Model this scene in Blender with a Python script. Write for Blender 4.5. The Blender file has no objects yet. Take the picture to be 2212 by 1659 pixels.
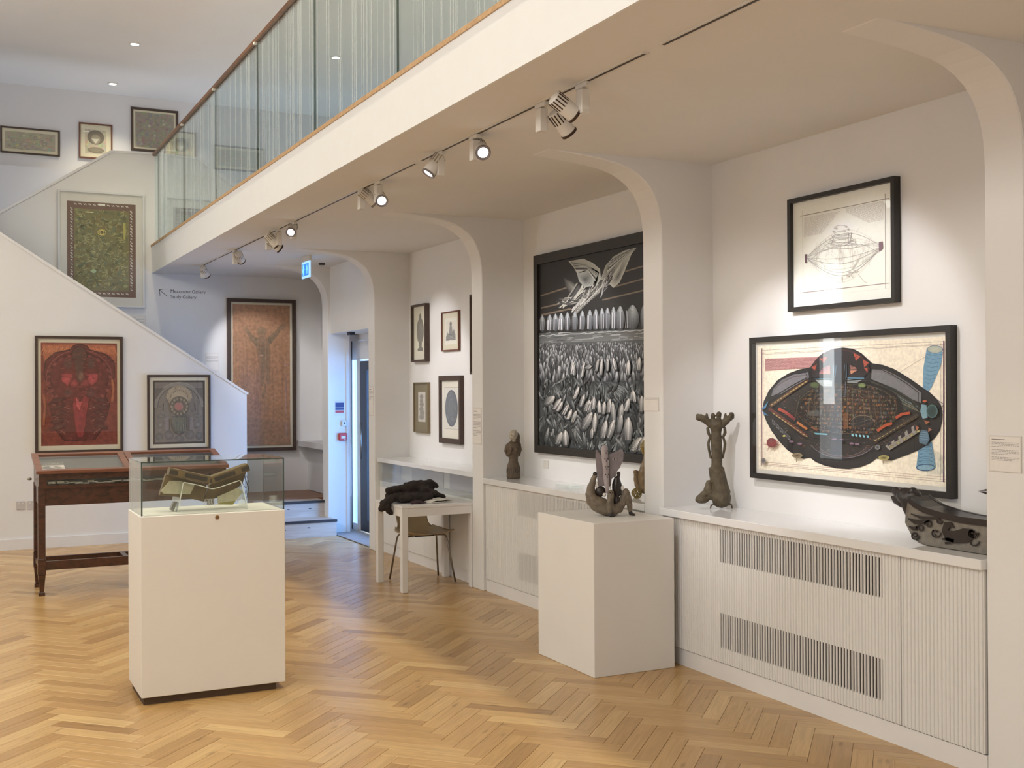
import bpy, bmesh, math, random
from mathutils import Vector, Matrix
PI = math.pi
random.seed(7)
S = bpy.context.scene
COL = S.collection
# ---------------------------------------------------------------- camera
cam = bpy.data.cameras.new('camera'); camo = bpy.data.objects.new('camera', cam); COL.objects.link(camo)
cam.sensor_width = 36.0; cam.lens = 2478.085 / 2212 * 36.0; cam.clip_start = .05; cam.clip_end = 200
yaw, pitch, roll = .460846563, .0030370167, -.00499999
fw = Vector((math.sin(yaw)*math.cos(pitch), math.cos(yaw)*math.cos(pitch), math.sin(pitch)))
rt = Vector((math.cos(yaw), -math.sin(yaw), 0)); up = rt.cross(fw)
r2 = rt*math.cos(roll) + up*math.sin(roll); u2 = r2.cross(fw)
CAM = Vector((0, 0, 1.65))
camo.matrix_world = Matrix(((r2.x, u2.x, -fw.x, CAM.x), (r2.y, u2.y, -fw.y, CAM.y), (r2.z, u2.z, -fw.z, CAM.z), (0, 0, 0, 1)))
S.camera = camo
# ---------------------------------------------------------------- exposure, sky
S.view_settings.view_transform = 'Standard'
S.view_settings.look = 'None'
S.view_settings.gamma = 1.0
S.view_settings.use_curve_mapping = False
S.view_settings.exposure = 0.0
wd = bpy.data.worlds.new('sky'); S.world = wd; wd.use_nodes = True
bgn = wd.node_tree.nodes['Background']
bgn.inputs[0].default_value = (.72, .84, 1.0, 1); bgn.inputs[1].default_value = 1.6
# ---------------------------------------------------------------- lights
def lamp(name, kind, loc, target, energy, color, **kw):
    l = bpy.data.lights.new(name, kind); l.energy = energy; l.color = color
    for k, v in kw.items(): setattr(l, k, v)
    o = bpy.data.objects.new(name, l); COL.objects.link(o); o.location = loc
    d = Vector(target) - Vector(loc)
    o.rotation_euler = d.to_track_quat('-Z', 'Y').to_euler()
    return o
WARM = (1.0, .90, .64); COOL = (.80, .88, 1.0); NEUT = (1.0, .95, .86)
DL = [(1.88, y, 5.36) for y in (14.75, 12.95, 11.1, 9.2, 7.3, 5.4, 3.5, 1.6, -.3)]
for i, (x, y, z) in enumerate(DL):
    lamp('downlight_beam', 'SPOT', (x, y, z-.02), (x, y, 0), (122 if y > 3 else 55) if y < 10 else 75, WARM, spot_size=1.9, spot_blend=1.0, shadow_soft_size=.05)
DL_ADDED_LEFT = [(-.6, y, 5.36) for y in (11.1, 8.2, 5.4, 2.5, -.3)]  # row out of view, added to light the left side of the hall
for (x, y, z) in DL_ADDED_LEFT:
    lamp('downlight_beam', 'SPOT', (x, y, z-.02), (x, y, 0), 105, WARM, spot_size=2.2, spot_blend=1.0, shadow_soft_size=.05)
# daylight coming in through the real window openings (world light, guided by portals)
def portal(loc, target, sx, sy):
    o = lamp('window_portal', 'AREA', loc, target, 1, (1, 1, 1), shape='RECTANGLE', size=sx, size_y=sy)
    o.data.cycles.is_portal = True
    return o
portal((-2.45, 5.0, 4.3), (0, 5.0, 4.3), 9.0, 1.5)
portal((-2.45, 12.17, 2.0), (0, 12.17, 2.0), .5, 2.7)
portal((4.45, 11.85, 1.1), (4.0, 11.75, 1.1), 1.0, 2.1)
# area lamps added as daylight from the high left, and behind the glazed door
WL = (1.0, .96, .88)
for y_ in (.3, 3.5, 6.7, 9.9):
    a_ = lamp('window_area_lamp', 'AREA', (-2.32, y_, 4.1), (1.6, y_, 2.1), 66, WL, shape='RECTANGLE', size=2.4, size_y=1.2)
lamp('door_daylight', 'AREA', (5.0, 10.55, 1.25), (4.1, 12.6, 1.15), 105, (.10, .40, 1.0), shape='RECTANGLE', size=1.3, size_y=1.9)
lamp('door_daylight', 'AREA', (5.3, 12.0, 1.25), (3.4, 12.2, .9), 75, (.26, .46, 1.0), shape='RECTANGLE', size=1.0, size_y=1.9)
lamp('window_area_lamp', 'AREA', (-2.3, 1.3, 1.75), (4.0, 3.2, .8), 42, (.84, .87, 1.0), shape='RECTANGLE', size=1.5, size_y=1.3)  # cool area lamp added to light the nearest cabinet, low on the left
lamp('window_area_lamp', 'AREA', (-2.42, 12.17, 2.0), (4.0, 12.17, 2.0), 10, (.90, .95, 1.0), shape='RECTANGLE', size=.44, size_y=2.7)
lamp('window_area_lamp', 'AREA', (-2.39, 12.17, 2.25), (4.0, 12.17, 2.25), 11, (.96, .98, 1.0), shape='RECTANGLE', size=.22, size_y=1.7)  # added brighter lamp, makes the white core of the glare in the picture glass
DL_ADDED_MEZZ = [(4.0, y, 5.36) for y in (12.5, 9.5, 6.5, 3.5)]  # row added over the mezzanine to brighten it behind the glass
for (x, y, z) in DL_ADDED_MEZZ:
    lamp('downlight_beam', 'SPOT', (x, y, z-.02), (x, y, 0), 90, NEUT, spot_size=2.6, spot_blend=1.0, shadow_soft_size=.05)
# track spotlights: (X, Y, head position, aim) - the fittings are built further down
TRACK = [  # y, aim, energy, box-turn
    (12.95, (3.50, 14.1, 1.9), 55), (11.40, (3.9, 13.9, 1.5), 35), (10.10, (4.30, 10.2, 1.8), 45), (9.75, (4.3, 9.9, 1.3), 45),
    (9.28, (1.2, 6.6, 1.0), 25), (7.56, (4.28, 7.45, 1.75), 85), (7.22, (2.0, 3.0, .6), 18), (6.17, (1.3, 6.35, 1.1), 22),
    (5.68, (1.9, 2.2, .8), 18), (4.90, (4.25, 5.15, 1.45), 78), (4.50, (4.25, 4.5, 1.85), 78)]
SPOTC = (.97, .95, 1.0)
# ---------------------------------------------------------------- helpers
def lin(v):
    v /= 255.0
    return v/12.92 if v <= .04045 else ((v+.055)/1.055)**2.4
def C(r, g, b): return (lin(r), lin(g), lin(b), 1.0)
class MB:
    def __init__(s): s.v = []; s.f = []; s.c = []; s.m = []
    def add(s, vs, fs, col=None, mi=0):
        n = len(s.v); s.v += [tuple(p) for p in vs]; s.f += [tuple(n+i for i in f) for f in fs]
        s.m += [mi]*len(fs)
        if col is not None: s.c += (col if isinstance(col, list) else [col]*len(vs))
        return s
    def box(s, x0, x1, y0, y1, z0, z1, mi=0):
        if x0 > x1: x0, x1 = x1, x0
        if y0 > y1: y0, y1 = y1, y0
        if z0 > z1: z0, z1 = z1, z0
        return s.add([(x0,y0,z0),(x1,y0,z0),(x1,y1,z0),(x0,y1,z0),(x0,y0,z1),(x1,y0,z1),(x1,y1,z1),(x0,y1,z1)],
                     [(0,3,2,1),(4,5,6,7),(0,1,5,4),(1,2,6,5),(2,3,7,6),(3,0,4,7)], mi=mi)
    def hexa(s, b, t):   # bottom four corners ccw, top four corners
        return s.add(list(b)+list(t), [(3,2,1,0),(4,5,6,7),(0,1,5,4),(1,2,6,5),(2,3,7,6),(3,0,4,7)])
    def prism(s, pts, axis, a, b):
        def P(p, w):
            return (w, p[0], p[1]) if axis == 0 else ((p[0], w, p[1]) if axis == 1 else (p[0], p[1], w))
        n = len(pts); vs = [P(p, a) for p in pts] + [P(p, b) for p in pts]
        fs = [tuple(range(n)), tuple(range(2*n-1, n-1, -1))] + [(i, i+n, (i+1) % n+n, (i+1) % n) for i in range(n)]
        return s.add(vs, fs)
    def tube(s, pts, r, n=10, cap=True):
        pts = [Vector(p) for p in pts]; rs = r if isinstance(r, (list, tuple)) else [r]*len(pts)
        rings = []; prev = None
        for i, p in enumerate(pts):
            t = (pts[min(i+1, len(pts)-1)] - pts[max(i-1, 0)]).normalized()
            if prev is None:
                a = Vector((0, 0, 1)) if abs(t.z) < .9 else Vector((1, 0, 0)); x = t.cross(a).normalized()
            else:
                x = (prev - t*prev.dot(t)).normalized()
            prev = x; y = t.cross(x)
            rings.append([p + (x*math.cos(2*PI*k/n) + y*math.sin(2*PI*k/n))*rs[i] for k in range(n)])
        vs = [q for ring in rings for q in ring]
        fs = [(i*n+k, i*n+(k+1) % n, (i+1)*n+(k+1) % n, (i+1)*n+k) for i in range(len(pts)-1) for k in range(n)]
        if cap: fs += [tuple(range(n-1, -1, -1)), tuple((len(pts)-1)*n+k for k in range(n))]
        return s.add(vs, fs)
    def lathe(s, prof, c=(0, 0, 0), n=24, sx=1, sy=1):
        vs = [(c[0]+r*sx*math.cos(2*PI*k/n), c[1]+r*sy*math.sin(2*PI*k/n), c[2]+z) for r, z in prof for k in range(n)]
        m = len(prof)
        fs = [(i*n+k, i*n+(k+1) % n, (i+1)*n+(k+1) % n, (i+1)*n+k) for i in range(m-1) for k in range(n)]
        fs += [tuple(range(n-1, -1, -1)), tuple((m-1)*n+k for k in range(n))]
        return s.add(vs, fs)
def mesh_from(mb, name):
    me = bpy.data.meshes.new(name); me.from_pydata(mb.v, [], mb.f)
    if any(mb.m): me.polygons.foreach_set('material_index', mb.m)
    if mb.c and len(mb.c) == len(mb.v):
        a = me.color_attributes.new('Col', 'FLOAT_COLOR', 'POINT')
        a.data.foreach_set('color', [x for c in mb.c for x in c])
    me.update(); return me
def fixn(me):
    bm = bmesh.new(); bm.from_mesh(me); bmesh.ops.recalc_face_normals(bm, faces=bm.faces); bm.to_mesh(me); bm.free()
def obj(name, mb, mat, parent=None, local=False, smooth=False, bevel=0, norm=True, seg=1):
    """link a mesh; mb is in world coordinates unless local (then in the parent's)"""
    me = mesh_from(mb, name)
    if norm: fixn(me)
    o = bpy.data.objects.new(name, me); COL.objects.link(o)
    for m in (mat if isinstance(mat, (list, tuple)) else [mat]): me.materials.append(m)
    if parent is not None:
        o.parent = parent
        root = parent
        while root.parent is not None: root = root.parent
        if not local:
            M = Matrix.LocRotScale(root.location, root.rotation_euler, None).inverted()
            me.transform(M)
    else:   # put the origin at the bottom centre
        xs = [v.co.x for v in me.vertices]; ys = [v.co.y for v in me.vertices]; zs = [v.co.z for v in me.vertices]
        c = Vector(((min(xs)+max(xs))/2, (min(ys)+max(ys))/2, min(zs)))
        me.transform(Matrix.Translation(-c)); o.location = c
    if smooth: me.polygons.foreach_set('use_smooth', [True]*len(me.polygons)); me.update()
    if bevel:
        b = o.modifiers.new('bevel', 'BEVEL'); b.width = bevel; b.segments = seg; b.limit_method = 'ANGLE'; b.angle_limit = .6
    return o
def tag(o, label=None, cat=None, group=None, kind=None):
    if label: o['label'] = label
    if cat: o['category'] = cat
    if group: o['group'] = group
    if kind: o['kind'] = kind
    return o
def thing(name, label, cat, loc=(0, 0, 0), rz=0, group=None):
    o = bpy.data.objects.new(name, None); COL.objects.link(o); o.location = loc; o.rotation_euler = (0, 0, rz)
    o.empty_display_size = .05
    return tag(o, label, cat, group)
def struct(name, mb, mat, label=None, parent=None, **kw):
    o = obj(name, mb, mat, parent, **kw)
    if parent is None: o['kind'] = 'structure'
    if label: o['label'] = label
    return o
# ---------------------------------------------------------------- materials
def mat(name, col, rough=.6, metal=0, spec=.5, noise=0, nscale=8, bump=0, bscale=60, emit=None, estr=0, coat=0):
    m = bpy.data.materials.new(name); m.use_nodes = True; nt = m.node_tree; b = nt.nodes['Principled BSDF']
    b.inputs['Base Color'].default_value = col; b.inputs['Roughness'].default_value = rough; b.inputs['Metallic'].default_value = metal
    b.inputs['Specular IOR Level'].default_value = spec; b.inputs['Coat Weight'].default_value = coat
    tc = nt.nodes.new('ShaderNodeTexCoord')
    if noise:
        n = nt.nodes.new('ShaderNodeTexNoise'); n.inputs['Scale'].default_value = nscale; n.inputs['Detail'].default_value = 4
        nt.links.new(tc.outputs['Object'], n.inputs['Vector'])
        r = nt.nodes.new('ShaderNodeMapRange'); r.inputs[1].default_value = .3; r.inputs[2].default_value = .7
        r.inputs[3].default_value = 1-noise; r.inputs[4].default_value = 1+noise
        nt.links.new(n.outputs['Fac'], r.inputs[0])
        mx = nt.nodes.new('ShaderNodeVectorMath'); mx.operation = 'SCALE'; mx.inputs[0].default_value = col[:3]
        nt.links.new(r.outputs[0], mx.inputs['Scale']); nt.links.new(mx.outputs[0], b.inputs['Base Color'])
    if bump:
        n = nt.nodes.new('ShaderNodeTexNoise'); n.inputs['Scale'].default_value = bscale; n.inputs['Detail'].default_value = 3
        nt.links.new(tc.outputs['Object'], n.inputs['Vector'])
        bp = nt.nodes.new('ShaderNodeBump'); bp.inputs['Strength'].default_value = bump; bp.inputs['Distance'].default_value = .004
        nt.links.new(n.outputs['Fac'], bp.inputs['Height']); nt.links.new(bp.outputs[0], b.inputs['Normal'])
    if emit: b.inputs['Emission Color'].default_value = emit; b.inputs['Emission Strength'].default_value = estr
    return m
def wood(name, c1, c2, rough=.45, scale=(2, 30, 30), objcol=False, coat=0, attr=False):
    m = bpy.data.materials.new(name); m.use_nodes = True; nt = m.node_tree; b = nt.nodes['Principled BSDF']
    tc = nt.nodes.new('ShaderNodeTexCoord'); mp = nt.nodes.new('ShaderNodeMapping'); mp.inputs['Scale'].default_value = scale
    nt.links.new(tc.outputs['Object'], mp.inputs['Vector'])
    n = nt.nodes.new('ShaderNodeTexNoise'); n.inputs['Scale'].default_value = 1.0; n.inputs['Detail'].default_value = 5; n.inputs['Distortion'].default_value = .6
    nt.links.new(mp.outputs[0], n.inputs['Vector'])
    r = nt.nodes.new('ShaderNodeValToRGB'); r.color_ramp.elements[0].position = .33; r.color_ramp.elements[1].position = .68
    r.color_ramp.elements[0].color = c1; r.color_ramp.elements[1].color = c2
    nt.links.new(n.outputs['Fac'], r.inputs[0])
    out = r.outputs[0]
    b.inputs['Roughness'].default_value = rough; b.inputs['Coat Weight'].default_value = coat; b.inputs['Coat Roughness'].default_value = .3
    nt.links.new(out, b.inputs['Base Color'])
    return m
def oak(name, attr):
    """parquet oak: tone per plank, from the object's colour or from a mesh colour attribute"""
    m = bpy.data.materials.new(name); m.use_nodes = True; nt = m.node_tree; L = nt.links; b = nt.nodes['Principled BSDF']
    if attr:
        a = nt.nodes.new('ShaderNodeVertexColor'); a.layer_name = 'Col'; tone = a.outputs['Color']
        uv = nt.nodes.new('ShaderNodeUVMap'); uv.uv_map = 'UVMap'; vec = uv.outputs[0]
    else:
        a = nt.nodes.new('ShaderNodeObjectInfo'); tone = a.outputs['Color']
        uv = nt.nodes.new('ShaderNodeUVMap'); uv.uv_map = 'UVMap'; vec = uv.outputs[0]
    sp = nt.nodes.new('ShaderNodeSeparateColor'); L.new(tone, sp.inputs[0])
    comb = nt.nodes.new('ShaderNodeCombineXYZ')
    s2 = nt.nodes.new('ShaderNodeSeparateXYZ'); L.new(vec, s2.inputs[0])
    mm = nt.nodes.new('ShaderNodeMath'); mm.operation = 'MULTIPLY'; mm.inputs[1].default_value = 3.0; L.new(s2.outputs[0], mm.inputs[0])
    mm2 = nt.nodes.new('ShaderNodeMath'); mm2.operation = 'MULTIPLY'; mm2.inputs[1].default_value = 55.0; L.new(s2.outputs[1], mm2.inputs[0])
    mm3 = nt.nodes.new('ShaderNodeMath'); mm3.operation = 'MULTIPLY'; mm3.inputs[1].default_value = 37.0; L.new(sp.outputs[1], mm3.inputs[0])
    L.new(mm.outputs[0], comb.inputs[0]); L.new(mm2.outputs[0], comb.inputs[1]); L.new(mm3.outputs[0], comb.inputs[2])
    n = nt.nodes.new('ShaderNodeTexNoise'); n.inputs['Scale'].default_value = 1; n.inputs['Detail'].default_value = 4; n.inputs['Distortion'].default_value = 1.0
    L.new(comb.outputs[0], n.inputs['Vector'])
    r = nt.nodes.new('ShaderNodeValToRGB'); e = r.color_ramp.elements
    e[0].position = 0; e[0].color = C(150, 114, 70); e[1].position = 1; e[1].color = C(216, 184, 130)
    e2 = e.new(.45); e2.color = C(186, 148, 96)
    L.new(sp.outputs[0], r.inputs[0])
    g = nt.nodes.new('ShaderNodeMapRange'); g.inputs[1].default_value = .3; g.inputs[2].default_value = .7; g.inputs[3].default_value = .84; g.inputs[4].default_value = 1.1
    L.new(n.outputs['Fac'], g.inputs[0])
    cv = nt.nodes.new('ShaderNodeCombineXYZ')
    for i_, sc_ in ((0, 3.2), (1, 11.0)):
        q = nt.nodes.new('ShaderNodeMath'); q.operation = 'MULTIPLY'; q.inputs[1].default_value = sc_; L.new(s2.outputs[i_], q.inputs[0]); L.new(q.outputs[0], cv.inputs[i_])
    L.new(mm3.outputs[0], cv.inputs[2])
    vo = nt.nodes.new('ShaderNodeTexVoronoi'); vo.inputs['Scale'].default_value = 1.0; L.new(cv.outputs[0], vo.inputs['Vector'])
    kn = nt.nodes.new('ShaderNodeMapRange'); kn.inputs[1].default_value = .03; kn.inputs[2].default_value = .16; kn.inputs[3].default_value = .62; kn.inputs[4].default_value = 1.0; L.new(vo.outputs['Distance'], kn.inputs[0])
    km = nt.nodes.new('ShaderNodeMath'); km.operation = 'MULTIPLY'; L.new(g.outputs[0], km.inputs[0]); L.new(kn.outputs[0], km.inputs[1])
    mx = nt.nodes.new('ShaderNodeVectorMath'); mx.operation = 'SCALE'; L.new(r.outputs[0], mx.inputs[0]); L.new(km.outputs[0], mx.inputs['Scale'])
    L.new(mx.outputs[0], b.inputs['Base Color'])
    b.inputs['Roughness'].default_value = .27; b.inputs['Specular IOR Level'].default_value = .5
    return m
def glass(name, tint, ior=1.5, rough=0.0):
    m = bpy.data.materials.new(name); m.use_nodes = True; nt = m.node_tree; nt.nodes.clear(); L = nt.links
    o = nt.nodes.new('ShaderNodeOutputMaterial'); t = nt.nodes.new('ShaderNodeBsdfTransparent'); g = nt.nodes.new('ShaderNodeBsdfGlossy')
    f = nt.nodes.new('ShaderNodeFresnel'); mx = nt.nodes.new('ShaderNodeMixShader')
    t.inputs[0].default_value = tint; g.inputs['Roughness'].default_value = rough; f.inputs[0].default_value = ior
    g.inputs[0].default_value = (.95, .98, .97, 1)
    # a closed slab: use the Fresnel of entering light for both faces
    geo = nt.nodes.new('ShaderNodeNewGeometry')
    vt = nt.nodes.new('ShaderNodeVectorMath'); vt.operation = 'DOT_PRODUCT'; L.new(geo.outputs['Incoming'], vt.inputs[0]); L.new(geo.outputs['Normal'], vt.inputs[1])
    ab = nt.nodes.new('ShaderNodeMath'); ab.operation = 'ABSOLUTE'; L.new(vt.outputs['Value'], ab.inputs[0])
    om = nt.nodes.new('ShaderNodeMath'); om.operation = 'SUBTRACT'; om.inputs[0].default_value = 1; L.new(ab.outputs[0], om.inputs[1])
    pw = nt.nodes.new('ShaderNodeMath'); pw.operation = 'POWER'; pw.inputs[1].default_value = 5; L.new(om.outputs[0], pw.inputs[0])
    ml = nt.nodes.new('ShaderNodeMath'); ml.operation = 'MULTIPLY_ADD'; ml.inputs[1].default_value = .96; ml.inputs[2].default_value = .04; L.new(pw.outputs[0], ml.inputs[0])
    nt.nodes.remove(f)
    L.new(ml.outputs[0], mx.inputs[0]); L.new(t.outputs[0], mx.inputs[1]); L.new(g.outputs[0], mx.inputs[2]); L.new(mx.outputs[0], o.inputs[0])
    return m
def artmat(name, rough=.75, noise=.10, nscale=60):
    m = bpy.data.materials.new(name); m.use_nodes = True; nt = m.node_tree; L = nt.links; b = nt.nodes['Principled BSDF']
    a = nt.nodes.new('ShaderNodeVertexColor'); a.layer_name = 'Col'
    tc = nt.nodes.new('ShaderNodeTexCoord'); n = nt.nodes.new('ShaderNodeTexNoise'); n.inputs['Scale'].default_value = nscale; n.inputs['Detail'].default_value = 5
    L.new(tc.outputs['Object'], n.inputs['Vector'])
    r = nt.nodes.new('ShaderNodeMapRange'); r.inputs[1].default_value = .3; r.inputs[2].default_value = .7; r.inputs[3].default_value = 1-noise; r.inputs[4].default_value = 1+noise
    L.new(n.outputs['Fac'], r.inputs[0])
    mx = nt.nodes.new('ShaderNodeVectorMath'); mx.operation = 'SCALE'; L.new(a.outputs[0], mx.inputs[0]); L.new(r.outputs[0], mx.inputs['Scale'])
    L.new(mx.outputs[0], b.inputs['Base Color']); b.inputs['Roughness'].default_value = rough
    return m
M = dict(
    wall=mat('white_plaster', (.80, .79, .77, 1), .75, noise=.012, nscale=3, bump=.05, bscale=25),
    ceil=mat('ceiling_plaster', (.78, .77, .75, 1), .8, noise=.012, nscale=2),
    upwall=mat('upper_wall_paint', (.72, .71, .73, 1), .8, noise=.01, nscale=3),
    upceil=mat('upper_ceiling_paint', (.80, .77, .76, 1), .8, noise=.01, nscale=2),
    trim=mat('satin_white_paint', (.80, .79, .78, 1), .4, noise=.01),
    cab=mat('cabinet_paint', (.78, .77, .74, 1), .45, noise=.01),
    top=mat('gloss_white_counter', (.80, .80, .79, 1), .12, spec=.6, noise=.01),
    ped=mat('plinth_paint', (.80, .78, .74, 1), .5, noise=.012, nscale=4),
    dark=mat('dark_void', (.05, .045, .04, 1), .8, noise=.1),
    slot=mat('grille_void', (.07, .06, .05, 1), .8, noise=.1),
    recess=mat('recessed_base_brown', C(78, 60, 42), .7, noise=.1),
    sub=mat('floor_bed', C(92, 62, 38), .8, noise=.1),
    blackf=mat('black_frame', C(38, 34, 30), .45, noise=.15, nscale=30),
    brownf=mat('dark_brown_frame', C(72, 56, 46), .5, noise=.15, nscale=30),
    redf=mat('red_brown_frame', C(108, 66, 50), .5, noise=.15, nscale=30),
    goldf=mat('olive_frame', C(128, 112, 84), .6, noise=.1, nscale=30),
    whitef=mat('white_frame', (.72, .73, .72, 1), .5, noise=.02),
    mount=mat('cream_mount', C(226, 216, 192), .8, noise=.02),
    mountw=mat('white_mount', C(226, 222, 214), .8, noise=.02),
    mounto=mat('olive_mount', C(130, 118, 92), .8, noise=.04),
    fascia=mat('fascia_paint', (.82, .82, .81, 1), .5, noise=.01),
    rail=wood('handrail_oak', C(98, 66, 44), C(134, 96, 66), .4, (3, 40, 40)),
    trimw=wood('trim_oak', C(178, 140, 96), C(204, 168, 122), .45, (3, 40, 40)),
    mahog=wood('mahogany', C(52, 30, 20), C(86, 50, 34), .32, (20, 3, 40), coat=.3),
    mahog2=wood('mahogany_lid', C(108, 64, 44), C(138, 86, 62), .3, (3, 30, 40), coat=.3),
    tread=wood('painted_tread', C(190, 180, 172), C(212, 203, 196), .5, (2, 30, 30)),
    landing=wood('landing_boards', C(140, 100, 74), C(166, 124, 94), .5, (2, 20, 30)),
    nosing=mat('rubber_nosing', C(58, 56, 60), .7, noise=.1),
    oak=oak('oak_plank', False), oakf=oak('oak_plank_far', True),
    gl=glass('picture_glass', (.97, .98, .975, 1)),
    bal=glass('balustrade_glass', (.88, .94, .93, 1)),
    case=glass('case_glass', (.965, .982, .975, 1)),
    win=glass('window_glass', (.9, .95, .97, 1)),
    gedge=mat('glass_edge_green', C(58, 76, 70), .2, spec=.7, noise=.05),
    acry=glass('acrylic', (.95, .97, .96, 1)),
    acedge=mat('acrylic_edge', C(236, 238, 226), .3, noise=.02, emit=None),
    brass=mat('brass', C(150, 120, 84), .35, metal=.8, noise=.1),
    steel=mat('steel', C(150, 146, 140), .3, metal=.9, noise=.05),
    alum=mat('dark_aluminium', C(58, 54, 56), .45, metal=.3, noise=.05),
    plas=mat('white_plastic', C(218, 214, 206), .4, noise=.01),
    stripe=glass('frosted_stripe', (.86, .89, .89, 1)),
    ringg=mat('lamp_ring_grey', C(128, 120, 118), .4, metal=.3, noise=.05),
    slotp=mat('pale_slot', C(150, 138, 120), .6, noise=.02),
    ring=mat('lamp_ring', C(62, 46, 34), .5, metal=.3, noise=.1),
    lens=mat('lamp_lens', (1, 1, 1, 1), .3, emit=(.93, .95, 1, 1), estr=9),
    dlens=mat('downlight_lens', (1, 1, 1, 1), .3, emit=(1, .95, .9, 1), estr=6),
    red=mat('red_plastic', C(190, 44, 40), .4, noise=.02),
    art=artmat('print_ink'), artc=artmat('canvas_paint', .5, .08, 90), arts=artmat('plain_ink', .8, .02, 40),
    artg=artmat('glazed_paint', .6, .22, 28),
)
def stripe_fix():
    m = M['stripe']; nt = m.node_tree; nt.nodes.clear(); o = nt.nodes.new('ShaderNodeOutputMaterial'); a = nt.nodes.new('ShaderNodeBsdfTransparent'); d = nt.nodes.new('ShaderNodeBsdfDiffuse'); x = nt.nodes.new('ShaderNodeMixShader')
    a.inputs[0].default_value = (1, 1, 1, 1); d.inputs[0].default_value = (.85, .88, .88, 1); x.inputs[0].default_value = .26
    nt.links.new(a.outputs[0], x.inputs[1]); nt.links.new(d.outputs[0], x.inputs[2]); nt.links.new(x.outputs[0], o.inputs[0])
stripe_fix()
def Mx(k): return M[k]
# ================================================================ the setting
XW = 4.30; ZC = 3.03; XF = 3.92; YF = 14.10; YS = 12.90; YU = 15.30; XL = -2.40; Y0 = -2.0; ZU = 5.40
PIERS = [(3.23, 3.43), (5.84, 6.05), (8.44, 8.64), (11.03, 11.21), (12.60, 12.80)]
# ---- parquet, laid in herringbone; every block a plank
fl = struct('floor', MB().box(XL-.1, 4.6, Y0-.1, YF+.1, -.12, -.012), M['sub'], 'herringbone oak parquet floor of pale and brown blocks')
W_ = .0915; NL = 5; sq = W_/math.sqrt(2)
OX = 2.085 + sq; OY = 5.804 - sq*round(5.804/sq)
pl = []
K0 = int((Y0-1)/(2*sq))-8; K1 = int((YF+1)/(2*sq))+8
for m_ in range(-9, 7):
    for k in range(K0, K1):
        for typ in (0, 1):
            if typ == 0: p0, q0, a, b = k+m_*NL, k-m_*NL, NL, 1
            else: p0, q0, a, b = k+NL+m_*NL, k+1-NL-m_*NL, 1, NL
            pc, qc = p0+a/2, q0+b/2
            x = OX + (pc-qc)*sq; y = OY + (pc+qc)*sq
            if x < XL-.1 or x > 4.35 or y < Y0 or y > 14.0: continue
            pl.append((x, y, PI/4 if typ == 0 else 3*PI/4))
rr = random.Random(11)
def visible(x, y):
    d = Vector((x, y, 0))-CAM; w = d.dot(fw)
    if w < .5: return None
    px = 1106+2478*d.dot(r2)/w; py = 829.5-2478*d.dot(u2)/w
    return w if (-60 < px < 2270 and py < 1730) else None
def plank_mesh(mb, x, y, a, L, Wd):
    c, s = math.cos(a), math.sin(a); g = .0007
    hx, hy = L/2-g, Wd/2-g
    pts = [(-hx, -hy), (hx, -hy), (hx, hy), (-hx, hy)]
    e = .0012
    top = [(-hx+e, -hy+e), (hx-e, -hy+e), (hx-e, hy-e), (-hx+e, hy-e)]
    f = lambda p, z: (x+p[0]*c-p[1]*s, y+p[0]*s+p[1]*c, z)
    mb.add([f(p, -.012) for p in pts]+[f(p, -.001) for p in pts]+[f(p, 0) for p in top],
           [(0,1,5,4),(1,2,6,5),(2,3,7,6),(3,0,4,7),(4,5,9,8),(5,6,10,9),(6,7,11,10),(7,4,8,11),(8,9,10,11)])
    return pts
def uvs(me, f):
    uv = me.uv_layers.new(name='UVMap')
    for lp in me.loops: uv.data[lp.index].uv = f(lp.vertex_index)
pm = MB(); plank_mesh(pm, 0, 0, 0, NL*W_, W_)
pme = mesh_from(pm, 'plank'); pme.materials.append(M['oak']); uvs(pme, lambda i: (pm.v[i][0], pm.v[i][1]))
vis = sorted([(visible(x, y), i) for i, (x, y, a) in enumerate(pl) if visible(x, y)])
near = set(i for _, i in vis[:300]); tones = {}
for i in range(len(pl)):
    t = min(1, max(0, rr.gauss(.5, .14))); tones[i] = (t, rr.random())
for i in sorted(near):
    x, y, a = pl[i]; o = bpy.data.objects.new('plank', pme); COL.objects.link(o); o.parent = fl
    o.location = Vector((x, y, 0))-fl.location; o.rotation_euler = (0, 0, a); o.color = (tones[i][0], tones[i][1], 0, 1)
fb = MB(); fuv = []
for i, (x, y, a) in enumerate(pl):
    if i in near: continue
    n0 = len(fb.v); plank_mesh(fb, x, y, a, NL*W_, W_); fb.c += [(tones[i][0], tones[i][1], 0, 1)]*(len(fb.v)-n0)
    fuv += [(p[0], p[1]) for p in pm.v]
fo = obj('planks', fb, M['oakf'], fl, norm=False); fo['kind'] = 'stuff'; uvs(fo.data, lambda i: fuv[i])

# ---- right wall with the door opening in the fourth bay
w = MB().box(XW, XW+.06, Y0, 11.21, 0, ZC).box(XW, XW+.06, 12.93, YF, 0, ZC).box(3.95, XW+.06, 11.205, 12.605, 2.27, ZC).box(4.185, XW+.06, 12.60, 12.93, 2.27, ZC).box(4.18, 4.20, 12.80, 12.93, 0, 2.27)
struct('wall_right', w, M['wall'], 'white right-hand wall of the alcoves under the mezzanine')
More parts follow.
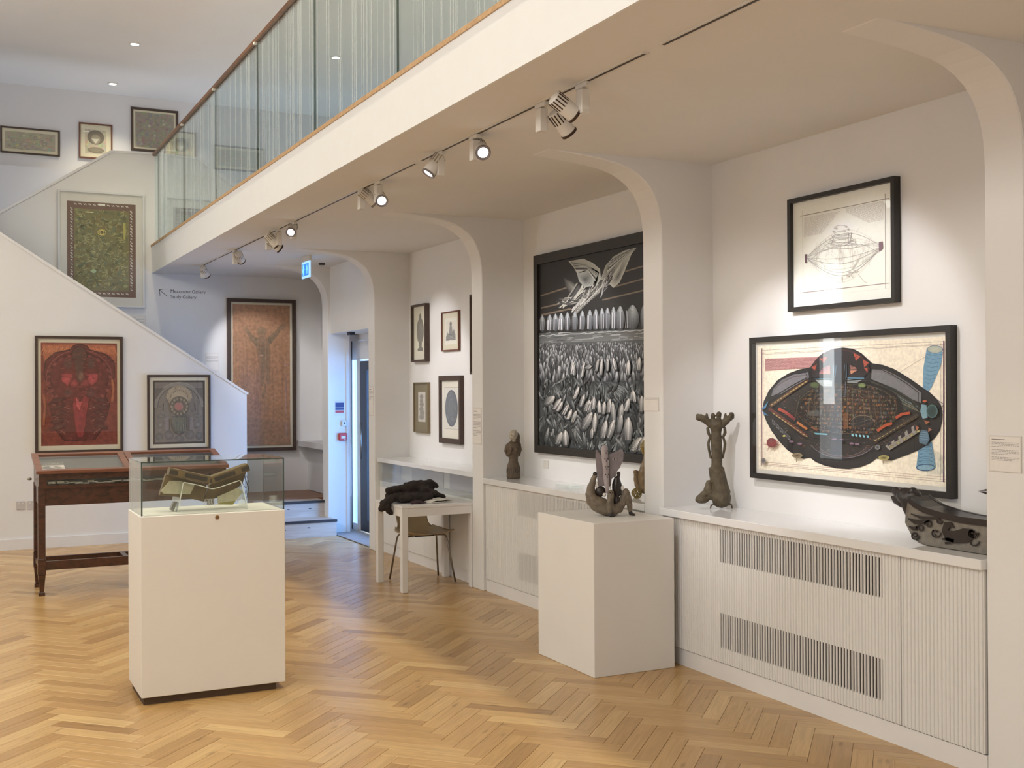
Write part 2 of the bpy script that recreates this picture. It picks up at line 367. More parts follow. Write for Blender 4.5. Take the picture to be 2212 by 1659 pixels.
# ---- piers with a flared head that runs out along the soffit
PROF = [(XW+.02, 0), (XF, 0), (XF, 2.56), (3.917, 2.62), (3.909, 2.68), (3.895, 2.745), (3.872, 2.80), (3.842, 2.85), (3.80, 2.893), (3.75, 2.928),
        (3.69, 2.958), (3.61, 2.981), (3.51, 2.997), (3.40, 3.009), (3.28, 3.018), (3.15, 3.027), (3.12, ZC+.01), (XW+.02, ZC+.01)]
nm = ['nearest pier at the right edge', 'second pier from the right, beside the black and white painting', 'third pier, beside the small white table', 'fourth pier, on the near side of the door', 'fifth pier, beyond the door with the fire call point']
PROF5 = [(4.18, 0)]+PROF[1:-1]+[(XW+.02, ZC+.01), (XW+.02, 2.27), (4.18, 2.27)]
for (a, b), l in zip(PIERS, nm):
    o = struct('pier', MB().prism(PROF5 if a > 12 else PROF, 1, a, b), M['wall'], 'white flared '+l, bevel=.006)
# ---- far wall (behind the stair), with the sloping parapet of the upper flight
def slope(x): return 3.63 + (x-.586)*.664
farp = [(XL, 0), (XW, 0), (XW, ZC), (2.30, ZC), (2.30, 4.44), (1.777, 4.42), (XL, slope(XL))]
struct('wall_far', MB().prism(farp, 1, YF, YF+.12), M['wall'], 'white far wall with a sloping parapet top')
cp = [(XL, slope(XL)), (1.777, 4.42), (2.30, 4.44), (2.30, 4.465), (1.77, 4.447), (XL, slope(XL)+.03)]
struct('trim_1', MB().prism(cp, 1, YF-.015, YF+.135), M['trim'], 'white capping on the upper stair parapet')
# ---- stair wall in front (parapet of the lower flight)
def sl2(x): return 3.257 - (x-.535)*.655
stp = [(XL, 0), (3.069, 0), (3.069, 1.585), (XL, sl2(XL)-.012)]
struct('wall_stair', MB().prism(stp, 1, YS, YS+.10), M['wall'], 'white stair wall with a sloping top')
cp = [(XL, sl2(XL)-.012), (3.069, 1.585), (3.085, 1.585), (3.085, 1.61), (3.06, 1.62), (XL, sl2(XL)+.025)]
struct('trim_2', MB().prism(cp, 1, YS-.015, YS+.115), M['trim'], 'white capping on the stair wall')
struct('baseboard_stair', MB().box(XL, 3.069, YS-.018, YS, 0, .11), M['trim'], 'white baseboard along the stair wall')
# ---- upper back wall, upper ceiling, left and rear walls
struct('wall_upper', MB().box(XL-.1, 6.0, YU, YU+.12, 2.0, ZU), M['upwall'], 'lilac-grey upper back wall')
struct('trim_3', MB().box(XL, 2.3, YU-.06, YU, 2.0, 4.39), M['upwall'], 'projecting lower band of the upper back wall')
struct('ceiling', MB().box(XL-.2, 6.2, Y0-.2, YU+.2, ZU, ZU+.1), M['upceil'], 'plain upper ceiling')
def wall_holes(x0, x1, y0, y1, z0, z1, holes, ax):
    """slab perpendicular to x (ax=0) or y (ax=1) with rectangular holes (a0,a1,z0,z1), one row of holes at a time"""
    mb = MB()
    cuts = sorted(set([y0 if ax == 0 else x0, y1 if ax == 0 else x1]+[h[0] for h in holes]+[h[1] for h in holes]))
    for a, b in zip(cuts[:-1], cuts[1:]):
        mid = (a+b)/2; hs = sorted([h for h in holes if h[0] < mid < h[1]], key=lambda h: h[2])
        z = z0
        for h in hs+[(0, 0, z1, z1)]:
            if h[2] > z:
                if ax == 0: mb.box(x0, x1, a, b, z, h[2])
                else: mb.box(a, b, y0, y1, z, h[2])
            z = h[3]
    return mb
UP = [(y, y+.95, 3.75, 5.0) for y in (-.2, 1.4, 3.0, 4.6, 6.2, 7.8, 9.4)]
LOW = [(.5, 2.1, 1.05, 2.45)]  # window added to go with the cool lamp low on the left
SL = [(11.92, 12.42, .62, 3.4)]
struct('wall_left', wall_holes(XL-.25, XL, Y0, YU, 0, ZU, UP+SL+LOW, 0), M['wall'], 'white left wall with high windows')
struct('wall_rear', MB().box(XL, 6.0, Y0-.25, Y0, 0, ZU), M['wall'], 'white rear wall behind the viewer')
for i, (a, b, c, d) in enumerate(UP+SL+LOW):
    f = MB(); t = .05
    f.box(XL-.2, XL-.12, a, a+t, c, d).box(XL-.2, XL-.12, b-t, b, c, d).box(XL-.2, XL-.12, a, b, c, c+t).box(XL-.2, XL-.12, a, b, d-t, d)
    if i < len(UP):
        f.box(XL-.19, XL-.13, (a+b)/2-.02, (a+b)/2+.02, c, d).box(XL-.19, XL-.13, a, b, (c+d)/2-.02, (c+d)/2+.02)
    o = struct('window_%d' % (i+1), f, M['trim'], 'white framed window high in the left wall' if i < len(UP) else 'tall narrow or added low window in the left wall')
bl = thing('added_blinds', 'white vertical blind slats added across the high left windows, meant as streaks in the glass', 'blind', (XL+.05, 4.6, 3.6))  # unseen slats added to mirror as vertical streaks in the balustrade
for a, b, c, d in UP:
    y = a-.04
    while y < b+.04: obj('slat', MB().hexa([(XL+.02, y, c-.1), (XL+.05, y+.07, c-.1), (XL+.052, y+.07, c-.1), (XL+.022, y, c-.1)], [(XL+.02, y, d+.08), (XL+.05, y+.07, d+.08), (XL+.052, y+.07, d+.08), (XL+.022, y, d+.08)]), M['trim'], bl); y += .12
    obj('head_rail', MB().box(XL+.001, XL+.06, a-.06, b+.06, d+.08, d+.12), M['plas'], bl)
# ---- mezzanine slab: soffit, fascia, oak trim
XB = 2.24
struct('ceiling_mezzanine', MB().box(XB, 5.95, Y0, YF, ZC, ZC+.31), M['ceil'], 'white soffit and slab of the mezzanine')
struct('trim_4', MB().box(XB-.012, XB, Y0, YF, ZC-.002, ZC+.31), M['fascia'], 'white fascia of the mezzanine edge')
struct('trim_5', MB().box(XB-.02, XB+.07, Y0, YF, ZC+.31, ZC+.335), M['trimw'], 'pale oak edge trim under the glass balustrade')
struct('wall_mezzanine', MB().box(5.95, 6.05, Y0, YU, ZC, ZU), M['upwall'], 'upper wall of the mezzanine')
# baseboard of the third bay etc. come with the cabinets
# ---- counter ledge beyond the fifth pier
lm = MB().box(3.99, 4.179, 12.80, 12.932, .93, 1.0).box(3.99, XW, 12.932, YF, .93, 1.0)
struct('trim_6', lm, M['trim'], 'white ledge beyond the fifth pier')
struct('trim_7', MB().box(4.12, XW, 12.932, YF, .38, .93), M['wall'], 'recessed panel under the white ledge')
# ---- door of the fourth bay
DX = 4.30
d = struct('door_1', MB().box(DX, DX+.06, 12.88, 12.93, .0, 2.27).box(DX, DX+.06, 11.21, 12.88, 2.20, 2.27), M['trim'], 'white frame of the glazed door')
obj('side_light', MB().box(DX+.02, DX+.026, 12.70, 12.865, .08, 1.98), M['win'], d)
obj('mullion', MB().box(DX+.005, DX+.05, 12.685, 12.70, 0, 2.2).box(DX+.005, DX+.05, 12.70, 12.872, 0, .08).box(DX+.005, DX+.05, 12.70, 12.872, 1.98, 2.2), M['trim'], d)
obj('side_stop', MB().box(DX-.004, DX+.05, 12.585, 12.685, 0, 1.98), M['plas'], d)
lf = MB().box(DX, DX+.05, 12.36, 12.58, 0.02, 1.96).box(DX, DX+.05, 11.215, 11.27, .02, 1.96).box(DX, DX+.05, 11.27, 12.36, 1.86, 1.96).box(DX, DX+.05, 11.27, 12.36, .02, .15)
leaf = obj('door_leaf', lf, M['alum'], d); leaf['label'] = 'dark aluminium door leaf'
obj('pane', MB().box(DX+.02, DX+.026, 11.27, 12.36, .15, 1.86), M['win'], leaf)
obj('transom_panel', MB().box(DX+.01, DX+.05, 11.215, 12.69, 1.985, 2.195), M['trim'], d)
obj('seam', MB().box(DX-.006, DX+.0, 12.872, 12.885, 0, 2.2), M['alum'], d)
hd = obj('handle', MB().tube([(DX-.05, 12.42, .85), (DX-.05, 12.42, 1.25)], .012), M['steel'], leaf, smooth=True)
# reveal post on the fifth pier
struct('trim_8', MB().box(4.135, 4.175, 12.585, 12.60, 0, 2.27), M['trim'], 'white moulding on the door reveal')
# entrance mat
t = thing('entrance_mat', 'ribbed grey entrance mat set in the floor before the glazed door', 'mat', (4.05, 11.9, 0))
obj('base', MB().box(3.955, 4.285, 11.23, 12.86, .0005, .006), mat('mat_base', C(96, 96, 100), .8, noise=.05), t)
rb = MB()
for k in range(16): rb.box(3.96+k*.02, 3.971+k*.02, 11.235, 12.86, .006, .011)
obj('ribs', rb, mat('mat_ribs', C(176, 176, 180), .5, noise=.03), t)['kind'] = 'stuff'
# ---- steps and landing
t = thing('staircase', 'short flight of pale painted steps with dark nosings by the far wall', 'staircase', (3.4, 12.9, 0))
def step(x0, x1, y0, y1, z0, z1, name='step'):
    s_ = obj(name, MB().box(x0, x1, y0, y1, z0, z1), M['tread'], t)
    obj('nosing', MB().box(x0, x1+.005, y0-.012, y0+.03, z1-.022, z1+.003), M['nosing'], s_)
    return s_
step(2.75, 3.94, 12.36, 12.75, 0, .185)
step(3.175, 3.93, 12.75, 13.05, 0, .365)
obj('side_block', MB().box(3.12, 3.175, 12.75, YS, 0, .30), M['trim'], t)
obj('landing', MB().box(3.09, 4.119, 13.05, YF-.001, 0, .375), M['landing'], t)
for k in range(6):   # flight climbing to the left behind the stair wall
    x1 = 3.08-k*.28; obj('step', MB().box(x1-.28, x1, YS+.101, YF-.001, 0, .375+.18*(k+1)), M['tread'], t)
for (x, z, yy) in ((3.35, .10, 12.36), (3.62, .11, 12.36), (3.50, .285, 12.75), (3.75, .28, 12.75)):
    el = [(x+.018*math.cos(q*PI/5), z+.006*math.sin(q*PI/5)) for q in range(10)]
    obj('knot', MB().prism(el, 1, yy-.0012, yy+.001), M['nosing'], t)
# ---- glass balustrade of the mezzanine
t = thing('glass_balustrade', 'frameless glass balustrade with brown handrail along the mezzanine edge', 'balustrade', (2.27, 7, ZC+.335))
ys = [14.08, 13.83, 12.26, 10.69, 9.12, 7.55, 5.97, 4.40, 2.83, 1.26, -.31, -1.9]
for a, b in zip(ys[1:], ys[:-1]):
    p = obj('glass_pane', MB().box(2.264, 2.276, a+.004, b-.004, ZC+.325, 4.42), M['bal'], t)
    obj('pane_edge', MB().box(2.2635, 2.2765, a+.002, a+.006, ZC+.337, 4.42), M['gedge'], p)
rs_ = random.Random(31)
for p in [o for o in t.children if o.name.startswith('glass_pane')]:
    yc = sum(v.co.y for v in p.data.vertices)/len(p.data.vertices)+t.location.y; st = MB(); y = yc-.74
    while y < yc+.74:
        wd = rs_.uniform(.002, .008); st.box(2.2625, 2.2635, y, y+wd, ZC+.345, 4.41); y += wd+rs_.choice([.02, .03, .05, .10, .20])
    q = obj('pale_stripes', st, M['stripe'], p); q['kind'] = 'stuff'  # thin pale see-through stripes at random spacing on each pane
obj('handrail', MB().prism([(2.245, 4.42), (2.295, 4.42), (2.30, 4.445), (2.285, 4.465), (2.255, 4.465), (2.24, 4.445)], 1, -1.9, YF-.01), M['rail'], t)
for y in (12.26, 10.69, 9.12, 7.55, 5.97):
    obj('bracket', MB().box(2.238, 2.262, y-.02, y+.02, 4.405, 4.422), M['plas'], t)
# ---- downlights of the main row and of the two added rows
for i, (x, y, z) in enumerate(DL+DL_ADDED_LEFT+DL_ADDED_MEZZ):
    if i >= len(DL) and False: continue
    t = thing('downlight', 'round recessed downlight in the upper ceiling, one of the main and added rows', 'light', (x, y, z), group='recessed downlights')
    mb = MB(); n = 24
    mb.lathe([(.062, .045), (.062, .03), (.045, .03), (.045, .045)], (0, 0, 0), n)
    obj('bezel', mb, M['plas'], t, local=True, smooth=False)
    obj('lens', MB().lathe([(.043, .032), (.043, .04)], (0, 0, 0), n), M['dlens'], t, local=True)
DLOBJ = [o for o in COL.objects if o.name.startswith('downlight') and o.type == 'EMPTY']
DLOBJ[0]['label'] = 'recessed downlight nearest the upper back wall'; DLOBJ[1]['label'] = 'recessed downlight above the stair, second from the upper back wall'
for o in DLOBJ[:2]: del o['group']
# ================================================================ fluted cabinets in the bays
def cabinet(y0, y1, name_lbl, slots, panels, xf=XF, worktop_lbl='', rib=True):
    """y0<y1; front face at xf looking to -X; slots: (ya, yb, za, zb); panels: list of (ya, yb)"""
    t = thing('radiator_cabinet', name_lbl, 'cabinet', (XW-.2, (y0+y1)/2, 0))
    obj('plinth', MB().box(xf, xf+.03, y0, y1, 0, .095), M['trim'], t)
    obj('shade_sheet', MB().box(xf+.045, xf+.055, y0, y1, .10, .872), M['slot'], t)  # dark sheet stands for the shade inside the grille slots
    zt = .872
    for (a, b) in panels:
        ss = [s for s in slots if a < (s[0]+s[1])/2 < b]
        mb = MB(); xb = xf-.004
        ycuts = sorted(set([a+.002, b-.002]+[v for s in ss for v in (max(s[0], a+.002), min(s[1], b-.002))]))
        for p, q in zip(ycuts[:-1], ycuts[1:]):
            z = .10
            for s in sorted([s for s in ss if s[0] < (p+q)/2 < s[1]], key=lambda s: s[2])+[(0, 0, zt, zt)]:
                if s[2] > z: mb.box(xb, xf+.012, p, q, z, s[2])
                z = s[3]
        bd = obj('fluted_panel', mb, M['cab'], t)
        rb = MB(); n = int((b-a-.004)/.0212); pt = (b-a-.004)/n
        for k in range(n):
            yc = a+.002+pt*(k+.5); hw = .0053
            rb.prism([(xb+.001, yc-hw), (xb+.001, yc+hw), (xb-.005, yc+hw*.6), (xb-.0068, yc), (xb-.005, yc-hw*.6)], 2, .10, zt)
        r_ = obj('ribs', rb, M['cab'], bd); r_['kind'] = 'stuff'
    return t
def worktop(y0, y1, lbl, xf=XF-.03, z=.918, th=.045):
    o = obj('worktop', MB().box(xf, XW-.001, y0+.001, y1-.001, z-th, z), M['top'], bevel=.003)
    return tag(o, lbl, 'worktop')
cabinet(3.43, 5.84, 'white fluted radiator cabinet in the nearest alcove, under the airship drawing', [(4.02, 5.275, .662, .848), (4.02, 5.275, .182, .376)], [(3.435, 3.905), (3.908, 5.835)])
worktop(3.43, 5.84, 'glossy white counter carrying the boat sculpture and the tall column of figures')
cabinet(6.05, 8.44, 'white fluted radiator cabinet behind the square pedestal', [(6.6, 7.86, .672, .850), (6.6, 7.86, .182, .392)], [(6.055, 6.4), (6.403, 8.435)], xf=3.95)
worktop(6.05, 8.44, 'glossy white counter below the black and white painting', XF+.0)
# third bay: cabinet with a glazed showcase front
t = thing('glazed_cabinet', 'white cabinet with a glazed upper strip behind the small table', 'cabinet', (4.15, 9.8, 0))
obj('plinth', MB().box(3.985, 4.02, 8.64, 11.03, 0, .095), M['trim'], t)
for a, b in ((8.645, 9.83), (9.835, 11.025)): obj('door_panel', MB().box(3.97, 3.99, a, b, .10, .70), M['cab'], t)
obj('shelf', MB().box(3.97, XW, 8.645, 11.025, .70, .715), M['cab'], t)
obj('back_panel', MB().box(4.20, 4.21, 8.645, 11.025, .715, .895), M['mountw'], t)
obj('glass_front', MB().box(3.957, 3.963, 8.645, 11.025, .66, .905), M['gl'], t)
obj('display_sheet', MB().box(4.193, 4.199, 9.1, 9.75, .72, .89), mat('lilac_paper', C(190, 184, 186), .8, noise=.03), t)
obj('display_sheet', MB().box(4.193, 4.199, 9.9, 10.7, .72, .89), mat('grey_paper', C(198, 194, 190), .8, noise=.03), t)
worktop(8.64, 11.03, 'pale counter top below the four small framed pictures', XF+.02, .945, .04)

# ================================================================ plinth with glass case and open book
t = thing('display_plinth', 'cream-white plinth with a small brass lock and dark recessed base, under the glass case', 'plinth', (1.305, 6.435, 0))
px0, px1, py0, py1 = .922, 1.685, 6.21, 6.66
obj('recessed_base', MB().box(px0+.015, px1-.05, py0+.02, py1-.03, 0, .04), M['recess'], t)
obj('body', MB().box(px0, px1, py0, py1, .04, .985), M['ped'], t, bevel=.003)
obj('baize', MB().box(px0+.02, px1-.02, py0+.02, py1-.02, .985, .988), M['mountw'], t)
k = obj('lock', MB().lathe([(.0001, 0), (.011, .0), (.011, .004), (.0095, .0055), (.0001, .0055)], (0, 0, 0), 20), M['brass'], t, local=True)
k.data.transform(Matrix.Translation((1.316-1.305, py0-6.435, .963)) @ Matrix.Rotation(PI/2, 4, 'X'))
k['label'] = 'round brass lock'
t = thing('glass_case', 'clear glass case with dark edges over the open book', 'display case', (1.305, 6.435, .988))
gz0, gz1, g = .988, 1.270, .008
gx0, gx1, gy0, gy1 = px0+.004, px1-.004, py0+.004, py1-.004
for nme, b in (('front', (gx0, gx1, gy0, gy0+g, gz0, gz1-g)), ('back', (gx0, gx1, gy1-g, gy1, gz0, gz1-g)), ('left', (gx0, gx0+g, gy0+g, gy1-g, gz0, gz1-g)),
               ('right', (gx1-g, gx1, gy0+g, gy1-g, gz0, gz1-g)), ('top', (gx0, gx1, gy0, gy1, gz1-g, gz1))):
    obj('glass_panel', MB().box(*b), M['case'], t)
e = MB(); q = .0012
for (x, y) in ((gx0, gy0), (gx1, gy0)):
    e.box(x-q if x == gx0 else x-g*.7, x+g*.7 if x == gx0 else x+q, y-q, y+g*.4, gz0, gz1)
for (x, y) in ((gx0, gy1), (gx1, gy1)):
    e.box(x-q*.5, x+q*.5, y-q, y+q, gz0, gz1)
e.box(gx0, gx1, gy0-q, gy0, gz1-g*.7, gz1+q*.3)
e.box(gx0-q*.4, gx0, gy0, gy1, gz1-g*.35, gz1); e.box(gx1, gx1+q*.4, gy0, gy1, gz1-g*.35, gz1)
obj('polished_edges', e, M['gedge'], t)
# acrylic cradle
def zz(u): return 0
t = thing('acrylic_book_cradle', 'clear bent acrylic cradle with bright edges holding the book', 'book stand', (1.31, 6.40, .988))
P5 = [(1.128, .990), (1.158, 1.148), (1.24, 1.128), (1.30, 1.108), (1.315, 1.106), (1.345, 1.112), (1.455, 1.145), (1.462, 1.142), (1.500, .990)]
def strip(pts, y0, y1, th):
    mb = MB()
    for (a, b), (c, d) in zip(pts[:-1], pts[1:]):
        n_ = Vector((-(d-b), c-a)).normalized()*th
        mb.prism([(a, b), (c, d), (c+n_.x, d+n_.y), (a+n_.x, b+n_.y)], 1, y0, y1)
    return mb
obj('cradle_sheet', strip(P5, 6.30, 6.52, .003), M['acry'], t)
obj('cradle_front_edge', strip(P5, 6.297, 6.300, .0045), M['acedge'], t)
# the artist's book: two thick boards in a V, opened flat-back, with gilt panels, a lace tie and paper
bm_ = mat('tooled_book_board', C(112, 92, 56), .5, noise=.25, nscale=26, bump=.3, bscale=60)
bd_ = mat('dark_book_inlay', C(52, 44, 32), .6, noise=.2, nscale=30)
pg_ = mat('book_pages', C(196, 190, 158), .8, noise=.1, nscale=40)
t = thing('open_artist_book', 'open artist book with olive-gold boards and dark inlays resting on the cradle', 'book', (1.31, 6.42, 1.10))
# each board: lies along the V, thickness up; extends back (+y) and hangs over the sides
def board(a, b, side):
    (x0, z0), (x1, z1) = a, b
    d_ = Vector((x1-x0, z1-z0)); n_ = Vector((-d_.y, d_.x)).normalized()
    if n_.y < 0: n_ = -n_
    def P(u, v, y): return (x0+d_.x*u+n_.x*v, y, z0+d_.y*u+n_.y*v)
    mb = MB(); th = .042
    ya, yb = 6.335, 6.41
    mb.add([P(0, 0, ya), P(1, 0, ya), P(1, 0, yb), P(0, 0, yb), P(0, th, ya), P(1, th, ya), P(1, th, yb), P(0, th, yb)],
           [(0,3,2,1),(4,5,6,7),(0,1,5,4),(1,2,6,5),(2,3,7,6),(3,0,4,7)])
    o = obj('cover_board', mb, bm_, t, bevel=.002)
    for (u0, u1) in ((.0, .2), (.38, .92)):
        if side > 0: u0, u1 = 1-u1, 1-u0
        mi = MB(); y = ya
        mi.add([P(u0, th*.22, y-.003), P(u1, th*.22, y-.003), P(u1, th*.75, y-.003), P(u0, th*.75, y-.003), P(u0, th*.22, y), P(u1, th*.22, y), P(u1, th*.75, y), P(u0, th*.75, y)],
               [(0,1,2,3),(7,6,5,4),(0,4,5,1),(1,5,6,2),(2,6,7,3),(3,7,4,0)])
        obj('dark_inlay', mi, bd_, o)
    return o
board((1.085, 1.188), (1.302, 1.132), -1); board((1.320, 1.130), (1.525, 1.196), 1)
# lower wings hanging below the boards
for pts in ([(1.085, 1.19), (1.302, 1.125), (1.286, 1.030), (1.20, 1.055), (1.05, 1.075)], [(1.320, 1.125), (1.525, 1.196), (1.50, 1.12), (1.44, 1.075), (1.30, 1.03), (1.286, 1.03)]):
    obj('text_block', MB().prism(pts, 1, 6.412, 6.45), bm_, t, bevel=.002)
obj('page_leaf', MB().prism([(1.104, 1.153), (1.16, 1.150), (1.235, 1.125), (1.21, 1.075), (1.07, 1.085), (1.055, 1.10)], 1, 6.398, 6.410), pg_, t)
obj('page_leaf', MB().prism([(1.36, 1.055), (1.47, 1.10), (1.50, 1.075), (1.46, 1.03), (1.36, 1.02)], 1, 6.398, 6.410), pg_, t)
obj('clasp', MB().prism([(1.118, 1.04), (1.136, 1.04), (1.118, .989), (1.10, .998)], 1, 6.37, 6.41), M['steel'], t)
obj('yellow_tab', MB().prism([(1.37, 1.005), (1.42, 1.045), (1.46, 1.045), (1.475, 1.02), (1.46, 1.0)], 1, 6.47, 6.475), mat('yellow_paper', C(205, 196, 120), .8, noise=.1), t)
tb = MB()
for dx, l, b in ((0, .10, .012), (.008, .13, -.004), (.014, .09, .01), (-.006, .07, -.01), (.004, .15, .018)):
    tb.tube([(1.505+dx, 6.40, 1.165), (1.508+dx+b, 6.39, 1.165-l*.5), (1.515+dx-b*.5, 6.395, 1.165-l)], .0013, 5)
obj('tassel', tb, bd_, t)
fb_ = MB(); r9 = random.Random(3)
for k in range(26):
    x = 1.29+k*.0022; fb_.tube([(x, 6.40, 1.045), (x+r9.uniform(-.02, .02), 6.395, 1.01+r9.uniform(-.008, .012))], .0006, 4)
obj('frayed_thread', fb_, M['mountw'], t)['kind'] = 'stuff'

# ================================================================ square pedestal
o = obj('square_pedestal', MB().box(3.302, 3.85, 5.62, 6.30, 0, .877), M['ped'], bevel=.003)
tag(o, 'square white pedestal carrying the reclining winged figure sculpture', 'pedestal')

# ================================================================ mahogany table vitrine
vx0, vx1, vy0, vy1 = .665, 2.19, 9.86, 10.43
t = thing('table_vitrine', 'dark mahogany table vitrine with sloping glass lids on square legs', 'vitrine', (1.43, 10.14, 0))
for x in (vx0+.015, vx1-.075):
    for y in (vy0+.02, vy1-.075):
        l = MB(); w_ = .055
        zt = .74
        l.box(x, x+w_, y, y+w_, .30, .88)
        c_ = [(x, y), (x+w_, y), (x+w_, y+w_), (x, y+w_)]
        l.hexa([(x+.012, y+.012, .03), (x+w_-.012, y+.012, .03), (x+w_-.012, y+w_-.012, .03), (x+.012, y+w_-.012, .03)], [(a, b, .17) for a, b in c_])
        l.box(x-.003, x+w_+.003, y-.003, y+w_+.003, .17, .30)
        l.box(x+.004, x+w_-.004, y+.004, y+w_-.004, .0, .03)
        obj('leg', l, M['mahog'], t, bevel=.003)
for y in (vy0+.03, vy1-.065): obj('stretcher', MB().box(vx0+.06, vx1-.07, y, y+.035, .205, .25 if y > 10 else .275), M['mahog'], t)
for x in (vx0+.025, 1.36, vx1-.06): obj('cross_stretcher', MB().box(x, x+.04, vy0+.065, vy1-.065, .21, .25), M['mahog'], t)
obj('apron', MB().box(vx0+.03, vx1-.03, vy0+.03, vy1-.03, .72, .86), M['mahog'], t)
bd = MB()  # case body with a slot for the glass front
bd.box(vx0+.02, vx1-.02, vy0+.01, vy0+.03, .93, .985).box(vx0+.02, vx1-.02, vy0+.01, vy0+.03, .86, .885).box(vx0+.02, vx0+.08, vy0+.01, vy0+.03, .885, .93).box(vx1-.08, vx1-.02, vy0+.01, vy0+.03, .885, .93)
bd.box(vx0+.02, vx1-.02, vy0+.03, vy1-.02, .86, .872)
bd.prism([(vy0+.03, .872), (vy1-.01, .872), (vy1-.01, 1.085), (vy0+.03, .985)], 0, vx0+.02, vx0+.04)
bd.prism([(vy0+.03, .872), (vy1-.01, .872), (vy1-.01, 1.085), (vy0+.03, .985)], 0, vx1-.04, vx1-.02)
bd.box(vx0+.02, vx1-.02, vy1-.03, vy1-.01, .872, 1.085)
obj('case_body', bd, M['mahog'], t)
def lidq(x0, x1, y0, y1, off, th=.0):
    def z(y): return .992+(y-vy0)*(1.103-.992)/(vy1-vy0)+off
    return [(x0, y0, z(y0)), (x1, y0, z(y0)), (x1, y1, z(y1)), (x0, y1, z(y1))]
xm = 1.40
for x0, x1 in ((vx0, xm-.003), (xm+.003, vx1)):
    f = MB(); fw_ = .05
    for r_ in ((x0, x1, vy0-.01, vy0+fw_*.8), (x0, x1, vy1-fw_, vy1+.005), (x0, x0+fw_, vy0+fw_*.8, vy1-fw_), (x1-fw_, x1, vy0+fw_*.8, vy1-fw_)):
        f.hexa(lidq(*r_, -.012), lidq(*r_, .012))
    fr_ = obj('lid_frame', f, M['mahog2'], t)
    obj('lid_glass', MB().add(lidq(x0+fw_, x1-fw_, vy0+.04, vy1-fw_, .002), [(0, 1, 2, 3)]), M['gl'], fr_, norm=False)
obj('felt_lining', MB().hexa(lidq(vx0+.05, vx1-.05, vy0+.04, vy1-.04, -.035), lidq(vx0+.05, vx1-.05, vy0+.04, vy1-.04, -.03)), mat('grey_felt', C(84, 80, 73), .9, noise=.05), t)
obj('front_glass', MB().box(vx0+.08, vx1-.08, vy0+.016, vy0+.02, .885, .93), M['gl'], t)
obj('key_plate', MB().box(1.0, 1.006, vy0+.006, vy0+.01, .955, .962), M['brass'], t)
kb = obj('side_hook', MB().lathe([(.002, 0), (.016, .004), (.018, .014), (.01, .022)], (vx0-.02, 10.3, .90), 12), M['steel'], t)
# papers seen through the front slot
pp = MB(); r9 = random.Random(5); x = vx0+.09
while x < vx1-.12:
    l = r9.uniform(.03, .09); z = .886+r9.uniform(0, .012); pp.box(x, x+l, vy0+.035, vy0+.15, z, z+r9.uniform(.006, .02)); x += l*.8
o = obj('loose_papers', pp, mat('aged_papers', C(196, 194, 178), .8, noise=.3, nscale=30)); tag(o, 'jumbled papers behind the front slot of the table vitrine', 'papers', kind='stuff')

# ================================================================ small table, chair, coat
t = thing('side_table', 'small square white table with straight legs beside the third pier', 'table', (3.63, 8.955, 0))
tx0, tx1, ty0, ty1 = 3.30, 3.962, 8.645, 9.275
obj('tabletop', MB().box(tx0, tx1, ty0, ty1, .678, .70), M['trim'], t, bevel=.003)
for a in ((tx0+.05, tx1-.05, ty0+.005, ty0+.022), (tx0+.05, tx1-.05, ty1-.022, ty1-.005), (tx0+.005, tx0+.022, ty0+.05, ty1-.05), (tx1-.022, tx1-.005, ty0+.05, ty1-.05)):
    obj('apron', MB().box(a[0], a[1], a[2], a[3], .612, .678), M['trim'], t)
for x in (tx0+.002, tx1-.054):
    for y in (ty0+.002, ty1-.054): obj('leg', MB().box(x, x+.052, y, y+.052, 0, .678), M['trim'], t, bevel=.003)
t = thing('shell_chair', 'olive-beige moulded shell chair with thin metal legs tucked under the small table', 'chair', (3.67, 9.13, 0))
n, m_ = 16, 22
def shell(u, v):   # u -1..1 across, v 0 (front of the seat, far) .. 1 (top of the back, near)
    if v < .55:
        s = v/.55; hw = .205+.02*math.sin(s*PI) - (.03*max(0, s-.7)/.3)
        y = 9.36-.40*s; z = .425-.022*math.sin(s*PI)+.028*abs(u)**2.5
    else:
        s = (v-.55)/.45; hw = .195-.052*min(1, s*4); a = min(1, s*1.8)
        y = 8.96-.10*math.sin(min(s*1.5, 1)*PI/2) - .02*s; z = .425+.235*s**1.25
        y += .05*abs(u)**2
    return (3.665+u*hw, 2*9.135-y, z)
mb = MB(); vs = [shell(-1+2*i/n, j/m_) for j in range(m_+1) for i in range(n+1)]
mb.add(vs, [(j*(n+1)+i, j*(n+1)+i+1, (j+1)*(n+1)+i+1, (j+1)*(n+1)+i) for j in range(m_) for i in range(n)])
sh = obj('shell_seat', mb, mat('olive_beige_shell', C(168, 148, 116), .45, noise=.05), t, smooth=True, norm=False)
sd = sh.modifiers.new('s', 'SOLIDIFY'); sd.thickness = .010; sd.offset = 0
for (fx, fy, hx, hy) in ((3.447, 9.33, 3.50, 9.22), (3.893, 9.315, 3.83, 9.22), (3.89, 8.93, 3.83, 9.04), (3.447, 8.93, 3.50, 9.04)):
    obj('leg', MB().tube([(fx, fy, .004), (fx+(hx-fx)*.72, fy+(hy-fy)*.72, .365), (fx+(hx-fx)*.86, fy+(hy-fy)*.86, .392), (hx, hy, .398), (3.665, 9.13, .396)], .008, 10), M['steel'], t, smooth=True)
obj('seat_mount', MB().box(3.58, 3.75, 9.06, 9.2, .388, .402), M['alum'], t)
